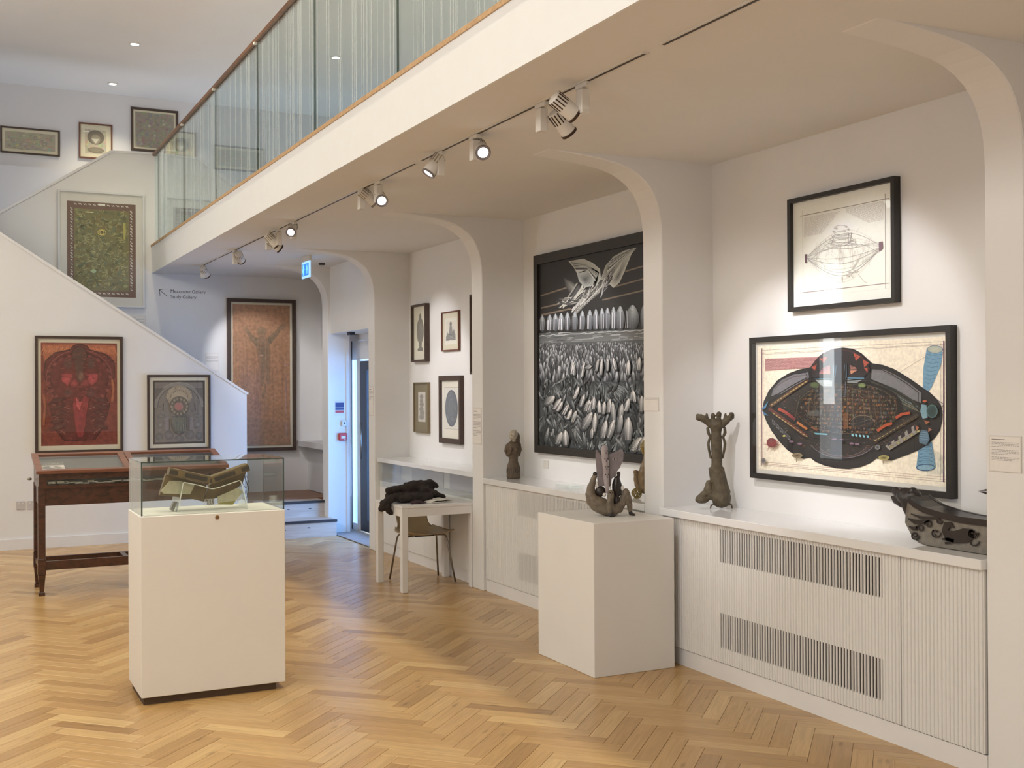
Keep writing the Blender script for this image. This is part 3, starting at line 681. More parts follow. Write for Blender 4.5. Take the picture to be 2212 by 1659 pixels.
# ================================================================ ceiling track and its spotlights
XT = 2.60
t = thing('light_track', 'thin white recessed lighting track along the soffit', 'light track', (XT, 8, ZC))
for a, b in ((12.2, 13.1), (6.55, 12.12), (1.0, 3.86), (3.98, 6.45)):
    sg = obj('track_section', MB().box(XT-.017, XT+.017, a, b, ZC-.006, ZC+.001), M['plas'], t)
    obj('track_slot', MB().box(XT-.006, XT+.006, a+.01, b-.01, ZC-.0075, ZC-.0055), M['ring'], sg)
OFF = [(.02, .02), (.05, .02), (.06, 0), (-.05, 0), (-.012, .035), (.05, .04), (.012, -.015), (-.035, .015), (.035, .02), (.10, -.005), (-.08, -.012)]
LBL = ['at the far end of the track, aimed at the tall orange-brown drawing', 'second from the far end of the track', 'third from the far end of the track', 'fourth from the far end, beside the one facing left', 'fifth from the far end, its small lit lens turned left',
       'with its head behind its box, aimed at the black painting', 'with a glaring lens, fourth lit fitting along the middle of the track', 'with a lit oval lens turned left, beside a plain box', 'with the brightest round lens facing the viewer', 'left one of the nearest pair, with the tilted ribbed head', 'nearest of all, with dark cooling slots on its back']
for i, ((y, aim, en), (ox, oz)) in enumerate(zip(TRACK, OFF)):
    t = thing('track_spotlight', 'white track spotlight '+LBL[i], 'spotlight', (XT, y, ZC), group=None)
    obj('adaptor', MB().box(XT-.013, XT+.013, y-.05, y+.05, ZC-.028, ZC-.006), M['plas'], t, bevel=.002)
    bx = obj('gear_box', MB().box(XT-.022, XT+.022, y-.026, y+.026, ZC-.145, ZC-.034), M['plas'], t, bevel=.003)
    c = Vector((XT, y, ZC-.10+oz)) + rt*ox + Vector((0, -.03 if ox > .03 else 0, 0))*0
    d = (Vector(aim)-c).normalized()
    R_ = d.to_track_quat('Z', 'Y').to_matrix().to_4x4(); R_.translation = c - t.location
    def loc_obj(nme, mb, m, par=None, **k):
        o = obj(nme, mb, m, par or t, local=True, **k); o.data.transform(R_); return o
    n = 24
    hb = loc_obj('lamp_head', MB().lathe([(.001, -.075), (.03, -.073), (.037, -.066), (.039, .03), (.0395, .052), (.034, .052), (.034, .04), (.001, .04)], (0, 0, 0), n), M['plas'], smooth=False)
    hb.data.polygons.foreach_set('use_smooth', [True]*len(hb.data.polygons))
    es = hb.modifiers.new('e', 'EDGE_SPLIT'); es.split_angle = .6
    loc_obj('front_ring', MB().lathe([(.0405, .050), (.0425, .052), (.0425, .062), (.0405, .064), (.029, .059), (.029, .050)], (0, 0, 0), n), M['ring'] if i > 8 or i < 4 else M['ringg'], hb)
    loc_obj('lens', MB().lathe([(.0001, .050), (.029, .050), (.029, .056), (.0001, .057)], (0, 0, 0), n), M['lens'], hb)
    fn = MB()
    for k in range(14):
        a = 2*PI*k/14; mbx = MB().box(.0365, .0392, -.0028, .0028, -.068, -.012)
        fn.add([(v[0]*math.cos(a)-v[1]*math.sin(a), v[0]*math.sin(a)+v[1]*math.cos(a), v[2]) for v in mbx.v], mbx.f)
    loc_obj('cooling_slots', fn, M['ring'] if i > 8 else M['slotp'], hb)
    obj('joint_arm', MB().tube([(XT, y, ZC-.11), tuple(c-d*.035)], .006, 8), M['plas'], t)
    lp = c + d*.075
    lamp('spot_beam', 'SPOT', lp, aim, en, SPOTC, spot_size=.85 if en > 30 else .7, spot_blend=.55, shadow_soft_size=.03)

# ================================================================ art: flat prints drawn as layered shapes
def homog(src):
    """maps four source corners TL,TR,BR,BL to (0,0),(1,0),(1,1),(0,1)"""
    dst = [(0, 0), (1, 0), (1, 1), (0, 1)]; A = []; B = []
    for (x, y), (u, v) in zip(src, dst):
        A.append([x, y, 1, 0, 0, 0, -u*x, -u*y]); B.append(u)
        A.append([0, 0, 0, x, y, 1, -v*x, -v*y]); B.append(v)
    n = 8; Mt = [r[:]+[b] for r, b in zip(A, B)]
    for i in range(n):
        p = max(range(i, n), key=lambda k: abs(Mt[k][i])); Mt[i], Mt[p] = Mt[p], Mt[i]
        for k in range(n):
            if k != i:
                f = Mt[k][i]/Mt[i][i]
                Mt[k] = [a-f*b for a, b in zip(Mt[k], Mt[i])]
    h = [Mt[i][n]/Mt[i][i] for i in range(n)]
    return lambda x, y: ((h[0]*x+h[1]*y+h[2])/(h[6]*x+h[7]*y+1), (h[3]*x+h[4]*y+h[5])/(h[6]*x+h[7]*y+1))
class Art:
    def __init__(s, w, h, src=None, bg=(200, 200, 200), step=.00012):
        s.w, s.h, s.mb, s.z, s.step = w, h, MB(), 0.0, step
        s.q = homog(src) if src else (lambda x, y: (x, y))
        s.quad([(0, 0), (1, 0), (1, 1), (0, 1)], bg, raw=True)
    def P(s, x, y, raw=False):
        u, v = (x, y) if raw else s.q(x, y)
        u = min(max(u, 0), 1); v = min(max(v, 0), 1)
        return ((u-.5)*s.w, -s.z, (.5-v)*s.h)
    def up(s): s.z += s.step
    def mic(s): s.z += 3e-6
    lift = (1.10, .14, 8)  # gain, greying and haze mixed into the print colours
    def col(s, c):
        if len(c) != 3: return c
        g, ds, ad = s.lift; m = sum(c)/3
        return C(*[min(255, (v+(m-v)*ds)*g+ad) for v in c])
    def quad(s, pts, c, raw=False, up=True):
        vs = [s.P(*p, raw) for p in pts]; cs = [s.col(k) for k in c] if isinstance(c, list) else [s.col(c)]*len(vs)
        s.mic(); s.mb.add(vs, [tuple(range(len(vs)))], cs)
        if up: s.up()
    poly = quad
    def fan(s, c0, pts, cc, ce, up=True):
        vs = [s.P(*c0)]+[s.P(*p) for p in pts]; n = len(pts)
        s.mic(); s.mb.add(vs, [(0, i+1, (i+1) % n+1) for i in range(n)], [s.col(cc)]+[s.col(ce)]*n)
        if up: s.up()
    def ell(s, x, y, rx, ry, c, c2=None, n=20, rot=0, up=True):
        co, si = math.cos(rot), math.sin(rot)
        pts = [(x+rx*math.cos(a)*co-ry*math.sin(a)*si, y+rx*math.cos(a)*si+ry*math.sin(a)*co) for a in [2*PI*k/n for k in range(n)]]
        s.fan((x, y), pts, c, c2 or c, up)
    def line(s, pts, w, c, up=True, w2=None):
        cs = c if isinstance(c, list) else [c]*len(pts); L = []; n = len(pts)
        for i, p in enumerate(pts):
            a = pts[max(i-1, 0)]; b = pts[min(i+1, n-1)]; dx, dy = b[0]-a[0], b[1]-a[1]; l = math.hypot(dx, dy) or 1
            ww = (w if w2 is None else w+(w2-w)*i/(n-1))/2
            L.append(((p[0]-dy/l*ww, p[1]+dx/l*ww), (p[0]+dy/l*ww, p[1]-dx/l*ww)))
        vs = []; cc = []
        for (a, b), k in zip(L, cs): vs += [s.P(*a), s.P(*b)]; cc += [s.col(k)]*2
        s.mic(); s.mb.add(vs, [(2*i, 2*i+2, 2*i+3, 2*i+1) for i in range(n-1)], cc)
        if up: s.up()
    def arc(s, x, y, rx, ry, a0, a1, w, c, n=14, up=True):
        s.line([(x+rx*math.cos(a0+(a1-a0)*k/n), y+ry*math.sin(a0+(a1-a0)*k/n)) for k in range(n+1)], w, c, up)
    def leaf(s, x, y, L, w, ang, ct, cb, up=True, n=7, bend=0):
        """feather: root at x,y, tip L away"""
        vs = []; cc = []
        for i in range(n+1):
            t_ = i/n; a = ang+bend*t_; px, py = x+math.cos(a)*L*t_, y+math.sin(a)*L*t_
            ww = w*.5*(math.sin(PI*min(1, t_*.85+.12))**.7)
            nx, ny = -math.sin(a), math.cos(a)
            k = [cb[j]+(ct[j]-cb[j])*min(1, t_*1.25) for j in range(3)]
            e = [v*.55 for v in k]
            vs += [s.P(px+nx*ww, py+ny*ww), s.P(px, py), s.P(px-nx*ww, py-ny*ww)]; cc += [C(*e), C(*k), C(*e)]
        fs = []
        for i in range(n):
            b = 3*i; fs += [(b, b+3, b+4, b+1), (b+1, b+4, b+5, b+2)]
        s.mic(); s.mb.add(vs, fs, cc)
        if up: s.up()
    def done(s, name, parent, m, y):
        o = obj(name, s.mb, m, parent, local=True, norm=False); o.data.transform(Matrix.Translation((0, y, 0))); return o
def picture(name, label, center, w, h, rz, depth, fw_, fmat, mw, mmat, art, artm='art', gl=True, aname='artwork', mwb=None, cat='picture', inner=None):
    """centre = middle of the picture on the wall face; local -y faces the viewer"""
    t = thing(name, label, cat, center, rz); W2, H2 = w/2, h/2; fw = fw_ if isinstance(fw_, tuple) else (fw_,)*4   # l r t b
    f = MB()
    def bar(o4, i4):
        f.add([(o4[0][0], -depth, o4[0][1]), (o4[1][0], -depth, o4[1][1]), (i4[1][0], -depth, i4[1][1]), (i4[0][0], -depth, i4[0][1]),
               (o4[0][0], -.001, o4[0][1]), (o4[1][0], -.001, o4[1][1]), (i4[1][0], -.001, i4[1][1]), (i4[0][0], -.001, i4[0][1])],
              [(0,1,2,3),(7,6,5,4),(0,4,5,1),(1,5,6,2),(2,6,7,3),(3,7,4,0)])
    o4 = [(-W2, H2), (W2, H2), (W2, -H2), (-W2, -H2)]
    i4 = [(-W2+fw[0], H2-fw[2]), (W2-fw[1], H2-fw[2]), (W2-fw[1], -H2+fw[3]), (-W2+fw[0], -H2+fw[3])]
    for k in range(4): bar((o4[k], o4[(k+1) % 4]), (i4[k], i4[(k+1) % 4]))
    obj('frame', f, fmat, t, local=True)
    iw, ih = w-fw[0]-fw[1], h-fw[2]-fw[3]; dp = -depth*.45
    cx_, cz_ = (fw[0]-fw[1])/2, (fw[3]-fw[2])/2
    if mw is not None:
        obj('mount', MB().box(-iw/2+cx_, iw/2+cx_, dp, -.002, -ih/2+cz_, ih/2+cz_), mmat, t, local=True)
    ml = mw or 0
    a = art(iw-2*ml if not isinstance(ml, tuple) else iw-ml[0]-ml[1], ih-2*ml if not isinstance(ml, tuple) else ih-ml[2]-ml[3])
    ao = a.done(aname, t, M[artm], dp-.0006)
    ox_ = cx_ + ((ml[0]-ml[1])/2 if isinstance(ml, tuple) else 0); oz_ = cz_ + ((ml[3]-ml[2])/2 if isinstance(ml, tuple) else 0)
    ao.data.transform(Matrix.Translation((ox_, 0, oz_)))
    if gl:
        yg = min(-depth*.8, dp-.0006-a.z-.002)
        obj('picture_glass', MB().add([(-iw/2+cx_, yg, -ih/2+cz_), (iw/2+cx_, yg, -ih/2+cz_), (iw/2+cx_, yg, ih/2+cz_), (-iw/2+cx_, yg, ih/2+cz_)], [(0, 1, 2, 3)]), M['gl'], t, local=True, norm=False)
    return t
def lerp(a, b, t): return [a[i]+(b[i]-a[i])*t for i in range(3)]
R90 = -PI/2
# ---------------------------------------------------------------- airship drawing
def art_airship(w, h):
    A = Art(w, h, [(103, 283), (1675, 195), (1675, 1545), (105, 1375)], (226, 214, 192)); r = random.Random(1); A.lift = (1.02, .14, 0)
    for k in range(30): A.line([(r.uniform(110, 1500), r.uniform(300, 1400)), (r.uniform(200, 1670), r.uniform(300, 1400))], 1.2, (206, 190, 166), up=False)
    A.up()
    for y0, y1 in ((318, 240), (345, 262), (356, 270)): A.line([(135, y0), (1670, y1)], 2.5, (150, 120, 110))
    for y0, y1 in ((1310, 1455), (1325, 1478), (1335, 1498)): A.line([(125, y0), (1670, y1)], 2.5, (170, 120, 120))
    A.line([(136, 300), (128, 1345)], 7, (120, 62, 90)); A.line([(148, 330), (140, 1320)], 3, (150, 90, 110))
    A.line([(1664, 236), (1655, 1500)], 12, (104, 62, 88)); A.line([(1640, 250), (1630, 1480)], 2, (150, 130, 120))
    A.poly([(160, 393), (640, 374), (560, 470), (162, 503)], (196, 142, 138))
    for k in range(9):
        y = 402+k*11; A.line([(165+8*i, y-i*.25+r.uniform(-3, 3)) for i in range(int((59-k*1.5)))], 3.2, (150, 82, 88), up=False)
    A.up()
    # propeller cones
    blue = (112, 160, 190); dbl = (62, 104, 146)
    A.poly([(1520, 300), (1655, 335), (1640, 450), (1560, 650), (1530, 690), (1485, 655), (1490, 480)], blue)
    for k in range(9):
        y = 350+k*36; xw = 68-k*4.5; A.line([(1585-k*7-xw, y), (1580-k*7, y+16), (1585-k*7+xw, y+4)], 3, dbl, up=False)
    A.up(); A.ell(1590, 312, 66, 34, (196, 196, 170), (170, 180, 170)); A.arc(1590, 312, 66, 34, 0, 2*PI, 4, dbl)
    A.poly([(1455, 1120), (1560, 1140), (1590, 1370), (1425, 1375)], blue)
    for k in range(7): A.arc(1508, 1165+k*33, 52+4*k, 26, 0, 2*PI, 3.5, dbl, up=False)
    A.up(); A.ell(1505, 1368, 76, 28, (130, 172, 196)); A.arc(1505, 1368, 76, 28, 0, 2*PI, 9, (48, 88, 130))
    for k in range(14): A.line([(1540+k*8, 1180+k*6), (1520+k*11, 1430)], 1.6, (130, 160, 160), up=False)
    A.up(); A.line([(1300, 510), (1520, 370)], 2, (130, 110, 100)); A.line([(1600, 760), (1660, 800), (1640, 850), (1665, 880)], 5, (70, 62, 110))
    body = [(145,850),(160,770),(200,680),(270,590),(360,530),(450,495),(545,475),(590,410),(650,350),(730,310),(820,300),(900,310),(970,350),(1020,400),(1060,440),(1150,455),(1240,490),(1320,540),(1400,595),(1470,650),(1540,700),(1600,760),(1635,820),(1645,900),(1640,960),(1620,1040),(1580,1100),(1520,1160),(1440,1210),(1360,1245),(1270,1280),(1220,1300),(1090,1280),(1040,1320),(960,1355),(860,1372),(760,1365),(660,1340),(590,1310),(540,1270),(480,1280),(420,1250),(350,1200),(280,1120),(220,1030),(180,950)]
    A.fan((870, 850), body, (58, 46, 38), (40, 36, 36))
    A.line(body+[body[0]], 12, (30, 28, 32))
    A.poly([(212,735),(232,660),(300,585),(400,535),(525,515),(540,560),(400,640),(300,705)], (122, 118, 124))
    A.poly([(1060,485),(1160,490),(1260,540),(1380,620),(1475,700),(1470,790),(1400,760),(1250,660),(1050,575)], (124, 122, 126))
    A.poly([(1040, 575), (1250, 665), (1400, 765), (1490, 860), (1300, 845), (1180, 740), (1060, 640)], (58, 66, 58))
    for k in range(3):
        A.line([(1070+k*6, 600+k*32), (1250, 700+k*30), (1440+k*8, 840+k*14)], 7, [(86, 78, 62), (110, 120, 110), (128, 116, 84)][k])
    for k in range(16): t_ = k/16; A.line([(1090+t_*360, 625+t_*200), (1104+t_*360, 640+t_*200)], 5, (128, 150, 156), up=False)
    A.up()
    A.ell(870, 835, 450, 245, (66, 46, 32), (34, 28, 26), 40)
    cols = [(116, 74, 42), (150, 92, 46), (92, 74, 48), (112, 106, 64), (76, 60, 50), (134, 104, 90), (66, 84, 90)]
    for row in range(12):
        yy = 640+row*36; hw = 420*math.sqrt(max(0, 1-((yy-835)/245)**2)); n = int(hw/15)
        for k in range(-n, n):
            x = 870+k*15+r.uniform(-2, 2); yb = yy+abs(k)*.25+10*math.sin(k*.08)
            if r.random() < .62: A.poly([(x+r.uniform(-4, 3), yb), (x+r.uniform(6, 20), yb-r.uniform(0, 5)), (x+r.uniform(6, 16), yb+14+r.uniform(-6, 14)), (x+r.uniform(-3, 3), yb+16)], r.choice(cols), up=False)
        A.up()
    for k in range(5): A.arc(870, 835, 440-k*26, 235-k*22, 3.3, 6.1, 4, [(30, 26, 24), (88, 74, 52), (30, 26, 24), (96, 92, 80), (44, 40, 34)][k])
    for k in range(4): A.arc(870, 850, 440-k*30, 240-k*26, .2, 2.9, 4, [(30, 26, 24), (90, 60, 40), (40, 30, 30), (80, 70, 60)][k])
    A.poly([(820, 880), (865, 870), (865, 1010), (825, 1030)], (120, 70, 36)); A.ell(985, 960, 95, 50, (34, 30, 36), (52, 46, 44)); A.ell(585, 880, 60, 26, (86, 84, 80)); A.arc(985, 960, 95, 60, 3.3, 6.1, 5, (140, 128, 110))
    # dome
    A.poly([(545, 475), (590, 410), (650, 350), (730, 312), (820, 303), (900, 313), (970, 350), (1040, 440), (1050, 500), (1000, 560), (560, 560)], (44, 34, 34))
    A.arc(800, 480, 225, 165, PI+.1, 2*PI-.1, 10, (74, 40, 36))
    for p in ([(625,392),(695,375),(665,432)], [(910,340),(972,375),(932,415)], [(990,400),(1042,430),(1002,472)], [(560, 470), (605, 440), (590, 500)], [(1000, 480), (1046, 470), (1030, 520)]): A.poly(p, (178, 74, 54))
    for p, c in (([(620,528),(650,480),(715,448),(717,525)], (156, 86, 92)), ([(625, 528), (715, 490), (717, 528)], (190, 112, 96)), ([(885,450),(930,470),(945,500),(890,500)], (150, 96, 84)), ([(885,500),(940,500),(890,532)], (198, 132, 96))): A.poly(p, c)
    for p in ([(748, 450), (742, 560)], [(768, 452), (758, 560)], [(838, 448), (846, 560)], [(852, 448), (856, 562)]): A.line(p, 6, (96, 128, 146))
    A.line([(848, 560), (842, 735)], 5, (108, 112, 132)); A.line([(580, 570), (745, 574)], 8, (92, 150, 180)); A.line([(862, 566), (1003, 568)], 8, (92, 150, 180))
    A.poly([(592,580),(735,585),(735,640),(650,640)], (160, 170, 170)); A.poly([(860,580),(985,585),(930,615),(862,612)], (150, 158, 160))
    A.ell(588, 628, 40, 26, (86, 104, 56), (70, 78, 48)); A.ell(985, 632, 32, 20, (140, 160, 90), (98, 116, 66))
    # diagonal girders
    for a, b, c in (((215, 815), (535, 578), (96, 66, 50)), ((205, 835), (520, 1085), (104, 52, 42)), ((1085, 1135), (1455, 900), (76, 60, 46))): A.line([a, b], 30, c)
    for a, b in (((225, 805), (530, 588)), ((235, 875), (535, 1098)), ((1090, 1128), (1460, 905))):
        for k in range(12):
            t_ = k/12; t2 = t_+.055; A.line([(a[0]+(b[0]-a[0])*t_, a[1]+(b[1]-a[1])*t_), (a[0]+(b[0]-a[0])*t2, a[1]+(b[1]-a[1])*t2)], 8, (188, 164, 92), up=False)
        A.up()
    A.line([(285, 838), (345, 870), (425, 935)], 26, [(190, 76, 44), (172, 62, 54), (110, 40, 50)]); A.line([(440, 958), (525, 1022)], 20, (190, 112, 50))
    A.line([(1112, 1040), (1170, 995), (1238, 970)], 26, (196, 84, 44)); A.line([(1268, 925), (1320, 890), (1388, 880)], 24, (200, 80, 44)); A.line([(560, 1000), (610, 1030)], 18, (140, 74, 40))
    A.poly([(1180,1175),(1430,985),(1445,1065),(1215,1212)], (158, 152, 144))
    for k in range(5):
        x = 1195+k*57; y = 1128-k*34; A.poly([(x, y), (x+34, y-22), (x+40, y+26), (x+6, y+48)], (50, 40, 44)); A.ell(x+36, y+52, 22, 11, (206, 196, 120), (110, 104, 84), rot=-.5)
    A.ell(1117, 1185, 22, 22, (40, 40, 44), (140, 140, 140))
    for k in range(5):
        x = 232+k*32; y = 930+k*34; A.poly([(x, y), (x+26, y+22), (x+30, y+62), (x+6, y+44)], (110, 108, 112)); A.poly([(x+6, y+12), (x+20, y+24), (x+22, y+44), (x+10, y+34)], (52, 48, 60))
    A.ell(335, 1080, 12, 9, (200, 190, 90))
    for p in ([(143,848),(205,770),(182,832)], [(150,852),(205,900),(172,892)]): A.poly(p, (74, 136, 184))
    A.poly([(1490,802),(1532,810),(1542,922),(1500,932),(1480, 870)], (120, 160, 174)); A.ell(1580, 865, 48, 62, (40, 60, 58), (56, 84, 84)); A.arc(1580, 865, 44, 56, 0, 2*PI, 4, (92, 130, 130))
    A.ell(1518, 775, 18, 10, (196, 92, 52)); A.poly([(1510, 945), (1560, 960), (1530, 985)], (168, 98, 62)); A.poly([(1440, 990), (1470, 1010), (1450, 1040)], (190, 120, 84)); A.poly([(1550, 1010), (1580, 1030), (1545, 1050)], (170, 110, 84))
    A.poly([(1490, 1030), (1540, 1040), (1560, 1110), (1530, 1170), (1470, 1140), (1470, 1080)], (84, 112, 134))
    for k in range(6): A.line([(1475, 1050+k*20), (1545, 1060+k*18)], 4, (126, 168, 196), up=False)
    A.up()
    A.poly([(588, 1052), (700, 1062), (700, 1074), (600, 1068)], (96, 170, 190))
    for k in range(5): A.poly([(900+k*32, 1064+k*3), (920+k*32, 1068+k*3), (920+k*32, 1088+k*3), (904+k*32, 1084+k*3)], (120, 190, 206))
    for k in range(3): A.arc(830, 1080+k*12, 290-k*30, 200-k*20, .5, 2.7, 5, [(120, 116, 124), (90, 60, 56), (110, 90, 90)][k])
    for x, y in ((905, 1150), (950, 1155), (760, 1112), (820, 1118), (400, 1130), (470, 1150)): A.ell(x, y, 20, 9, (128, 96, 120))
    for x, y, c in ((448, 1255, (150, 132, 96)), (1175, 1278, (190, 178, 96))): A.ell(x, y, 45, 22, (70, 50, 40), c); A.line([(x-5, y+24), (x-6, y+60)], 4, (110, 80, 50))
    A.ell(235, 1140, 42, 42, (140, 80, 80), (120, 40, 44))
    for k in range(26):
        a = r.uniform(0, 2*PI); A.line([(235, 1150), (235+math.cos(a)*r.uniform(40, 80), 1160+math.sin(a)*r.uniform(30, 70))], 2.5, (156, 52, 56), up=False)
    A.up(); A.ell(166, 1300, 22, 26, (70, 60, 70), (150, 140, 136))
    for k in range(620):
        a = r.uniform(0, 2*PI); q_ = math.sqrt(r.random()); x = 870+620*q_*math.cos(a); y = 930+330*q_*math.sin(a)
        if x < 250 or x > 1500: continue
        A.line([(x, y), (x+r.uniform(-26, 26), y+r.uniform(-9, 9))], 2.2, r.choice([(30, 26, 24), (140, 128, 106), (140, 84, 52), (76, 96, 98), (120, 114, 72), (150, 60, 46)]), up=False)
    A.up()
    dk = (24, 22, 24)
    for L_, w_ in (([(212,735),(232,660),(300,585),(400,535),(525,515),(540,560)], 6), ([(540,560),(400,640),(300,705),(212,745)], 9), ([(1060,485),(1160,490),(1260,540),(1380,620),(1475,700),(1470,790)], 6), ([(1060,575),(1250,665),(1400,765),(1480,860)], 8), ([(535, 578), (700, 560), (870, 590), (1050, 575)], 7), ([(520, 1090), (700, 1120), (870, 1125), (1090, 1130)], 7), ([(200, 850), (535, 1110)], 6), ([(1085, 1150), (1470, 905)], 6), ([(545,475),(560,560),(545,620)], 8), ([(1050,450),(1052,520),(1040,600)], 8), ([(735,400),(740,600)], 8), ([(860,400),(858,600)], 8)): A.line(L_, w_, dk)
    for k in range(13):
        a = PI+PI*k/12; A.line([(800+110*math.cos(a), 490+80*math.sin(a)), (800+228*math.cos(a), 490+170*math.sin(a))], 4, dk, up=False)
    for k in range(7): A.arc(870, 835, 420-k*52, 225-k*28, 0, 2*PI, 2.6, [(104, 92, 70), (30, 26, 24), (116, 78, 48)][k % 3], 40)
    for k in range(18): x = 480+k*44; A.line([(x, 640+abs(k-9)*9), (x+(x-870)*.12, 1030-abs(k-9)*9)], 2.4, r.choice([(30, 26, 24), (110, 96, 72)]), up=False)
    A.up(); return A
def solve(xl, xr, d, yt, yb):   # picture on the right wall from its left (near face) and right (wall) Y and z's
    return dict(center=(XW, (xl+xr)/2, (yt+yb)/2), w=xl-xr, h=yt-yb, depth=d)
p = solve(5.428, 3.923, .045, 1.935, 1.113)
picture('framed_drawing', 'large black-framed coloured drawing of a dark airship with blue cones', p['center'], p['w'], p['h'], R90, .045, .030, M['blackf'], .022, M['mountw'], art_airship, 'art')
def art_pencil(w, h):
    A = Art(w, h, [(217, 385), (1305, 142), (1325, 1390), (230, 1492)], (232, 226, 216)); r = random.Random(2); g = (150, 142, 138)
    A.line([(292, 515), (1260, 315)], 7, (132, 122, 112)); A.line([(318, 455), (328, 1385)], 4, (150, 140, 132)); A.line([(1215, 268), (1230, 1295)], 6, (132, 120, 112))
    A.line([(300, 1338), (1272, 1233)], 8, (140, 118, 114)); A.line([(1262, 330), (1272, 1300)], 2, (200, 190, 184)); A.line([(330, 1385), (1270, 1290)], 2, (205, 196, 190))
    for k in range(20):
        y0 = 535+k*10.5
        x = 335
        xe = 680-max(0, k-4)*10 if k > 2 else 1200
        yl = lambda x_, b: b-(x_-335)*.195
        while x < (xe if k > 2 else 700):
            l = r.uniform(16, 46); A.line([(x, yl(x, y0)), (min(x+l, xe), yl(min(x+l, xe), y0))], 4.5, (196, 187, 180), up=False); x += l+6
        x = 790+max(0, k-4)*16
        while x < 1200 and k < 24:
            l = r.uniform(16, 46); A.line([(x, yl(x, y0-20)), (min(x+l, 1202), yl(min(x+l, 1202), y0-20))], 4.5, (190, 181, 174), up=False); x += l+6
    A.up(); A.fan((760, 600), [(540, 690), (680, 575), (760, 545), (850, 560), (940, 620), (900, 680), (700, 720)], (238, 232, 224), (234, 228, 218))
    # lens-shaped airship outline
    def lens(ax, ay, bx, by, s1, c, w_):
        n = 22; pts = []
        for k in range(n+1):
            t_ = k/n; pts.append((ax+(bx-ax)*t_, ay+(by-ay)*t_+s1*math.sin(PI*t_)))
        A.line(pts, w_, c)
    for s1, w_ in ((-240, 3), (-200, 5), (-150, 3), (250, 6), (215, 4), (290, 2.5), (120, 5), (60, 4), (-70, 4), (-110, 3), (180, 3), (320, 2.5)):
        lens(360, 960, 1185, 840, s1, (158, 152, 150) if w_ > 3 else (196, 190, 184), w_)
    A.poly([(345, 925), (372, 920), (370, 1020), (350, 1015)], (104, 78, 84)); A.poly([(1155, 792), (1195, 780), (1200, 860), (1160, 895)], (120, 92, 104))
    for k in range(60):
        x = r.uniform(430, 1120); y = 960-(x-360)*.145; A.line([(x, y+r.uniform(-150, 60)), (x+r.uniform(-60, 60), y+r.uniform(-60, 190))], 2.2, (186, 178, 172), up=False)
    A.up()
    for k in range(5): A.arc(750, 700+k*32, 80+k*24, 22+k*3, 0, 2*PI, 4.5, (160, 153, 149))
    A.arc(745, 650, 80, 40, PI, 2*PI, 4, g); A.line([(640, 720), (660, 760), (630, 830)], 6, (148, 142, 138)); A.line([(855, 690), (845, 790), (780, 830)], 6, (142, 136, 134)); A.line([(820, 700), (822, 800)], 5, (120, 112, 112))
    for x, y in ((690, 645), (665, 680), (800, 625), (825, 655), (780, 670)): A.ell(x, y, 16, 12, (158, 152, 148), (196, 190, 184))
    for a, b in (((530, 890), (910, 760)), ((545, 880), (580, 760)), ((380, 1010), (560, 860)), ((520, 1000), (580, 1075)), ((970, 920), (860, 1090)), ((1150, 790), (900, 850)), ((1150, 900), (960, 810)), ((930, 1000), (870, 1080))):
        A.line([a, ((a[0]+b[0])/2+6, (a[1]+b[1])/2-6), b], 4, (164, 158, 154))
    for x, y in ((850, 1120), (905, 1105), (820, 1150)): A.ell(x, y, 24, 14, (150, 144, 140), (205, 198, 190))
    A.line([(860, 1130), (875, 1175)], 5, g); A.line([(940, 1140), (1000, 1215), (1035, 1232)], 4, (172, 166, 160)); A.line([(755, 1160), (758, 1215)], 8, (186, 180, 174))
    return A
p = solve(5.083, 4.275, .045, 2.697, 2.066)
picture('framed_drawing', 'square black-framed pencil drawing of a wire airship hanging above the coloured one', p['center'], p['w'], p['h'], R90, .045, .024, M['blackf'], .002, M['mountw'], art_pencil, 'arts')
